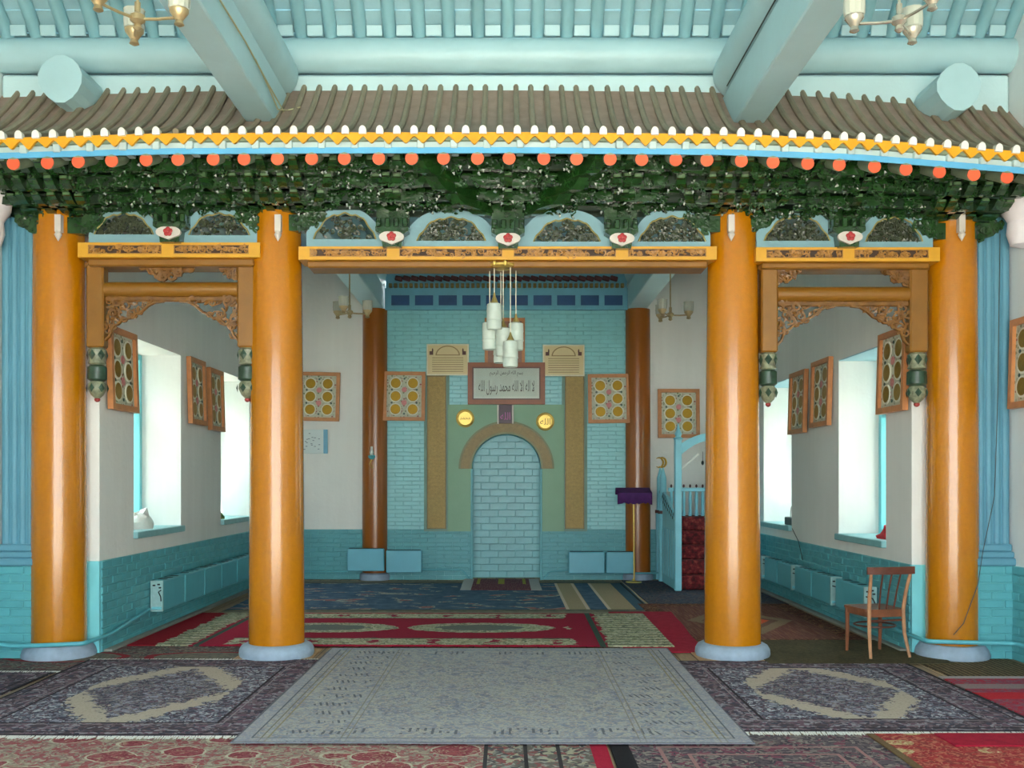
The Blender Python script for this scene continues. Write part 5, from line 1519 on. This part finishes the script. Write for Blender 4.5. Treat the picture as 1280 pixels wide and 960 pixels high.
def p_red(g, hw, hl):
    n = g.noise(9, 3) - .5
    cream = speckle(g, 14, [S(186, 184, 152), S(150, 156, 128), S(196, 192, 170), S(112, 120, 100), S(176, 170, 140)])
    xx = ((g.x + 50.0 - .02).mod(1.72) - .86)
    d = (abs(xx)/.80)*(abs(xx)/.80) + (abs(g.y)/.36)*(abs(g.y)/.36) + n*.5
    col = g.mix(d < 1.0, RED, cream)
    col = g.mix(d < .36, col, S(110, 116, 112))
    e = hl - abs(g.y)
    bord = e + n*.10
    col = g.mix(bord.band(.06, .44), col, g.mix(abs(g.x.mod(.62) - .31) + n*.5 + abs(e - .25)*.5 < .06, cream, S(146, 40, 66)))
    col = g.mix(e < .045, col, S(166, 24, 56))
    col = g.mix(bord.band(.43, .47), col, S(86, 92, 80))
    ex = hw - abs(g.x); nn = ex + n*.22
    endp = g.mix(g.y.mod(.16) + n*.1 < .03, cream, S(92, 92, 80))
    col = g.mix(nn < .95, col, RED)
    col = g.mix(nn < .62, col, endp)
    col = g.mix(ex.band(.66, .72), col, S(60, 84, 74))
    col = g.mix(g.m('GREATER_THAN', .30, nn) * (g.x < 0.0), col, S(150, 16, 36))
    return col, .92
def p_blue(g, hw, hl):
    blue = g.ramp(g.noise(6, 4), [(.3, S(54, 82, 112)), (.7, S(86, 112, 136))])
    n = g.noise(3.0, 4, g.vec(g.x*.7, g.y*1.4), dist=.6)
    col = g.mix(n > .63, blue, S(158, 96, 100))
    col = g.mix(n.band(.585, .615), col, S(176, 176, 160))
    e = hl - abs(g.y); ex = hw - g.x
    tan = S(170, 152, 124)
    col = g.mix(ex < 1.06, col, tan); col = g.mix(ex < .78, col, blue); col = g.mix(ex < .52, col, tan); col = g.mix(ex < .20, col, S(62, 92, 112))
    for a in (1.06, .80, .53): col = g.mix(ex.band(a - .012, a + .03), col, S(208, 188, 170))
    col = g.mix(ex.band(.02, .05), col, S(26, 34, 40))
    col = g.mix(e < .38, col, g.ramp(g.noise(8, 3), [(.35, S(96, 100, 92)), (.65, S(136, 128, 108))]))
    for a, c in ((.36, S(40, 46, 50)), (.22, S(70, 78, 76)), (.12, S(160, 146, 124))): col = g.mix(e.band(a - .02, a + .02), col, c)
    return col, .92
def p_stripe(g, hw, hl):
    s = g.noise(5, 3, g.vec(g.x*14, g.y*.35))
    col = g.ramp(s, [(.28, S(84, 42, 34)), (.42, S(120, 70, 54)), (.5, S(104, 60, 60)), (.6, S(146, 104, 80)), (.7, S(96, 44, 36))])
    n = g.noise(18, 2) - .5
    d = abs(g.x)/.62 + abs(g.y)/1.05 + n*.1
    col = g.mix(d < 1.0, col, S(134, 112, 88)); col = g.mix(d < .72, col, S(110, 78, 64)); col = g.mix(d < .55, col, S(206, 84, 48))
    e = edge(g, hw, hl); tx = speckle(g, 22, [S(104, 50, 40), S(76, 50, 44), S(142, 100, 70)])
    return g.mix(e < .22, col, tx), .92
def p_olive(g, hw, hl):
    return g.ramp(g.noise(30, 3) * .6 + g.noise(3, 3) * .4, [(.35, S(66, 62, 46)), (.6, S(92, 84, 60)), (.75, S(112, 88, 62))]), .95
def p_ribbed(g, hw, hl):
    r = (g.x + (g.noise(5, 2) - .5)*.03).mod(.05) < .02
    c = g.ramp(g.noise(40, 2), [(.3, S(96, 84, 62)), (.7, S(134, 116, 86))])
    return g.mix(r, c, S(74, 62, 50)), .95
def p_leftback(g, hw, hl):
    base = speckle(g, 15, [S(110, 102, 96), S(84, 72, 76), S(134, 130, 118), S(96, 90, 90), S(120, 74, 76)])
    n = g.noise(5, 3) - .5
    d = (abs(g.x.mod(1.3) - .65)/.55)*(abs(g.x.mod(1.3) - .65)/.55) + (abs(g.y + .05)/.26)*(abs(g.y + .05)/.26) + n*.5
    col = g.mix(d.band(.8, 1.12), base, S(146, 40, 52)); col = g.mix(d < .8, col, g.ramp(g.noise(20, 2), [(.4, S(128, 122, 108)), (.6, S(104, 100, 98))]))
    e = edge(g, hw, hl)
    return g.mix(e < .03, col, S(70, 58, 60)), .92
def p_floral(g, hw, hl):
    n1 = g.noise(5, 2) - .5; n2 = g.noise(5, 2, g.vec(g.y + 4., g.x)) - .5
    v = g.vec(g.x*1.0 + n1*.12, g.y*1.25 + n2*.12)
    d = g.vor(2.6, v, rnd=.55); d2 = g.vor(8.0, v, rnd=.9)
    ground = speckle(g, 18, [S(160, 148, 132), S(140, 122, 114), S(172, 164, 148), S(156, 96, 100), S(146, 132, 124), S(150, 84, 90)])
    red = speckle(g, 20, [S(140, 66, 76), S(156, 88, 92), S(126, 54, 66), S(166, 136, 120), S(144, 76, 84)])
    col = g.mix((d + n1*.16) < .41, ground, red)
    col = g.mix((d + n1*.16).band(.41, .44), col, S(190, 184, 164))
    col = g.mix((d2 < .22), col, S(156, 80, 84))
    ex = hw - g.x
    bd = speckle(g, 12, [S(110, 104, 100), S(150, 150, 144), S(140, 84, 84), S(84, 82, 86), S(164, 160, 140)])
    col = g.mix(ex < .75, col, bd)
    for a in (.74, .50, .30): col = g.mix(ex.band(a - .012, a + .012), col, S(60, 58, 62))
    col = g.mix(ex < .10, col, S(168, 30, 60))
    return col, .92
def p_magenta(g, hw, hl):
    base = speckle(g, 15, [S(92, 84, 92), S(122, 110, 112), S(70, 64, 74), S(140, 132, 126), S(120, 70, 88)])
    n = g.noise(8, 3) - .5
    d = abs(g.x - .1)/.75 + abs(g.y - .1)/.55 + n*.3
    col = g.mix(d < 1.0, base, S(150, 34, 84)); col = g.mix(d < .45, col, base)
    ex = g.x + hw
    col = g.mix(ex < .12, col, S(36, 34, 40)); e = edge(g, hw, hl)
    for a in (.30, .46): col = g.mix(e.band(a - .012, a + .012), col, S(160, 120, 120))
    return col, .92
def p_redyel(g, hw, hl):
    n1 = g.noise(7, 2) - .5
    d = g.vor(3.4, g.vec(g.x + n1*.08, g.y*1.3 + n1*.08), rnd=.5)
    red = speckle(g, 20, [S(168, 60, 62), S(150, 44, 54), S(186, 110, 90), S(140, 60, 60)])
    col = g.mix(d + n1*.2 < .30, red, speckle(g, 22, [S(196, 176, 128), S(176, 150, 110), S(206, 190, 150), S(170, 90, 80)]))
    e = hw + g.x
    return g.mix(e < .05, col, S(112, 92, 66)), .92
def p_pink(g, hw, hl):
    base = speckle(g, 14, [S(164, 60, 84), S(150, 70, 96), S(140, 96, 108), S(178, 50, 70)])
    yy = (g.y + .2).mod(1.1); n = g.noise(5, 2) - .5
    col = g.mix((yy + n*.05).band(.25, .48), base, S(200, 44, 58)); col = g.mix(yy.band(.62, .80), col, S(150, 132, 134))
    return g.mix(hl - g.y < .1, col, S(176, 168, 172)), .92
def p_dkblue(g, hw, hl):
    return speckle(g, 13, [S(66, 74, 90), S(84, 88, 98), S(50, 62, 84), S(104, 96, 96), S(72, 66, 78)]), .92
def p_solidred(g, hw, hl): return g.ramp(g.noise(12, 3), [(.3, S(150, 22, 48)), (.7, S(172, 32, 58))]), .92
def p_niche(g, hw, hl):
    s = g.noise(6, 3, g.vec(g.x*9, g.y)); col = g.ramp(s, [(.35, S(96, 48, 66)), (.55, S(126, 76, 88)), (.7, S(140, 110, 90))])
    e = hw - abs(g.x)
    col = g.mix((abs(g.x).mod(.34) < .05) * (g.y > .0), col, S(170, 160, 70))
    return g.mix(e < .16, col, S(180, 178, 180)), .92

carpet('carpet_blue', 'wide blue carpet with tan stripes at its right end before the niche', -3.55, 1.86, 12.25, 16.2, 0.0, p_blue)
carpet('carpet_dark_blue', 'dark blue speckled carpet under the pulpit', 1.90, 3.74, 13.15, 16.3, 0.0, p_dkblue)
carpet('carpet_striped', 'brown red striped carpet with orange diamond behind the right inner column', 1.75, 3.72, 10.05, 13.2, 0.002, p_stripe)
carpet('carpet_solid_red', 'plain crimson carpet strip showing at the right end of the red carpet', 1.2, 1.98, 9.45, 12.35, 0.0085, p_solidred, skew=.05)
carpet('carpet_red', 'long crimson carpet with cream pointed medallions across the inner room', -3.72, 1.66, 9.76, 12.15, 0.018, p_red, rot=-.012)
carpet('carpet_olive', 'dark olive mat under the wooden chair', 2.35, 4.0, 8.85, 10.15, 0.012, p_olive)
carpet('carpet_ribbed', 'brown ribbed mat before the far right column', 3.72, 4.62, 8.35, 9.15, 0.0, p_ribbed)
carpet('carpet_left_back', 'worn grey carpet with red scrolls between the left columns', -4.64, -2.2, 8.56, 9.98, 0.004, p_leftback, fringe='n')
carpet('carpet_left_edge', 'dark purple grey carpet strip at the far left edge', -4.66, -3.86, 6.3, 8.55, 0.0, p_medal(.4, mw=.05, ml=.05), fringe='f')
carpet('carpet_medallion', 'purple grey carpet with beige ring medallion before the left columns', -3.79, -1.60, 6.36, 9.05, 0.010, p_medal(1, seed=3.0), fringe='nf', group='medallion carpets')
carpet('carpet_medallion_right', 'purple grey carpet with beige ring medallion before the right columns', 1.42, 3.58, 6.46, 8.98, 0.010, p_medal(1, seed=11.0), fringe='n', group='medallion carpets')
carpet('carpet_pink', 'pink and red striped carpet at the right edge', 3.62, 4.64, 6.5, 8.33, 0.0, p_pink)
carpet('carpet_floral', 'red and beige floral carpet along the bottom left edge', -4.6, .62, 3.6, 6.33, 0.0, p_floral)
carpet('carpet_magenta', 'dark carpet with magenta centre at the bottom right of the doorway carpet', .64, 2.45, 3.6, 6.42, 0.0, p_magenta)
carpet('carpet_red_yellow', 'red and yellow floral carpet in the bottom right corner', 2.32, 4.64, 3.6, 6.40, 0.012, p_redyel)
carpet('carpet_red_strip', 'narrow bright red carpet runner folded along the bottom right fringe', 2.75, 4.64, 6.08, 6.38, 0.022, p_solidred)
carpet('carpet_grey', 'large pale grey beige carpet in the middle of the doorway', -1.69, 1.55, 6.14, 9.60, 0.022, p_grey, rot=-.006)
carpet('carpet_niche', 'small mauve prayer rug with pale ends on the niche floor', WX(578, 15.6), WX(675, 15.6), 14.8, 16.4, 0.012, p_niche)
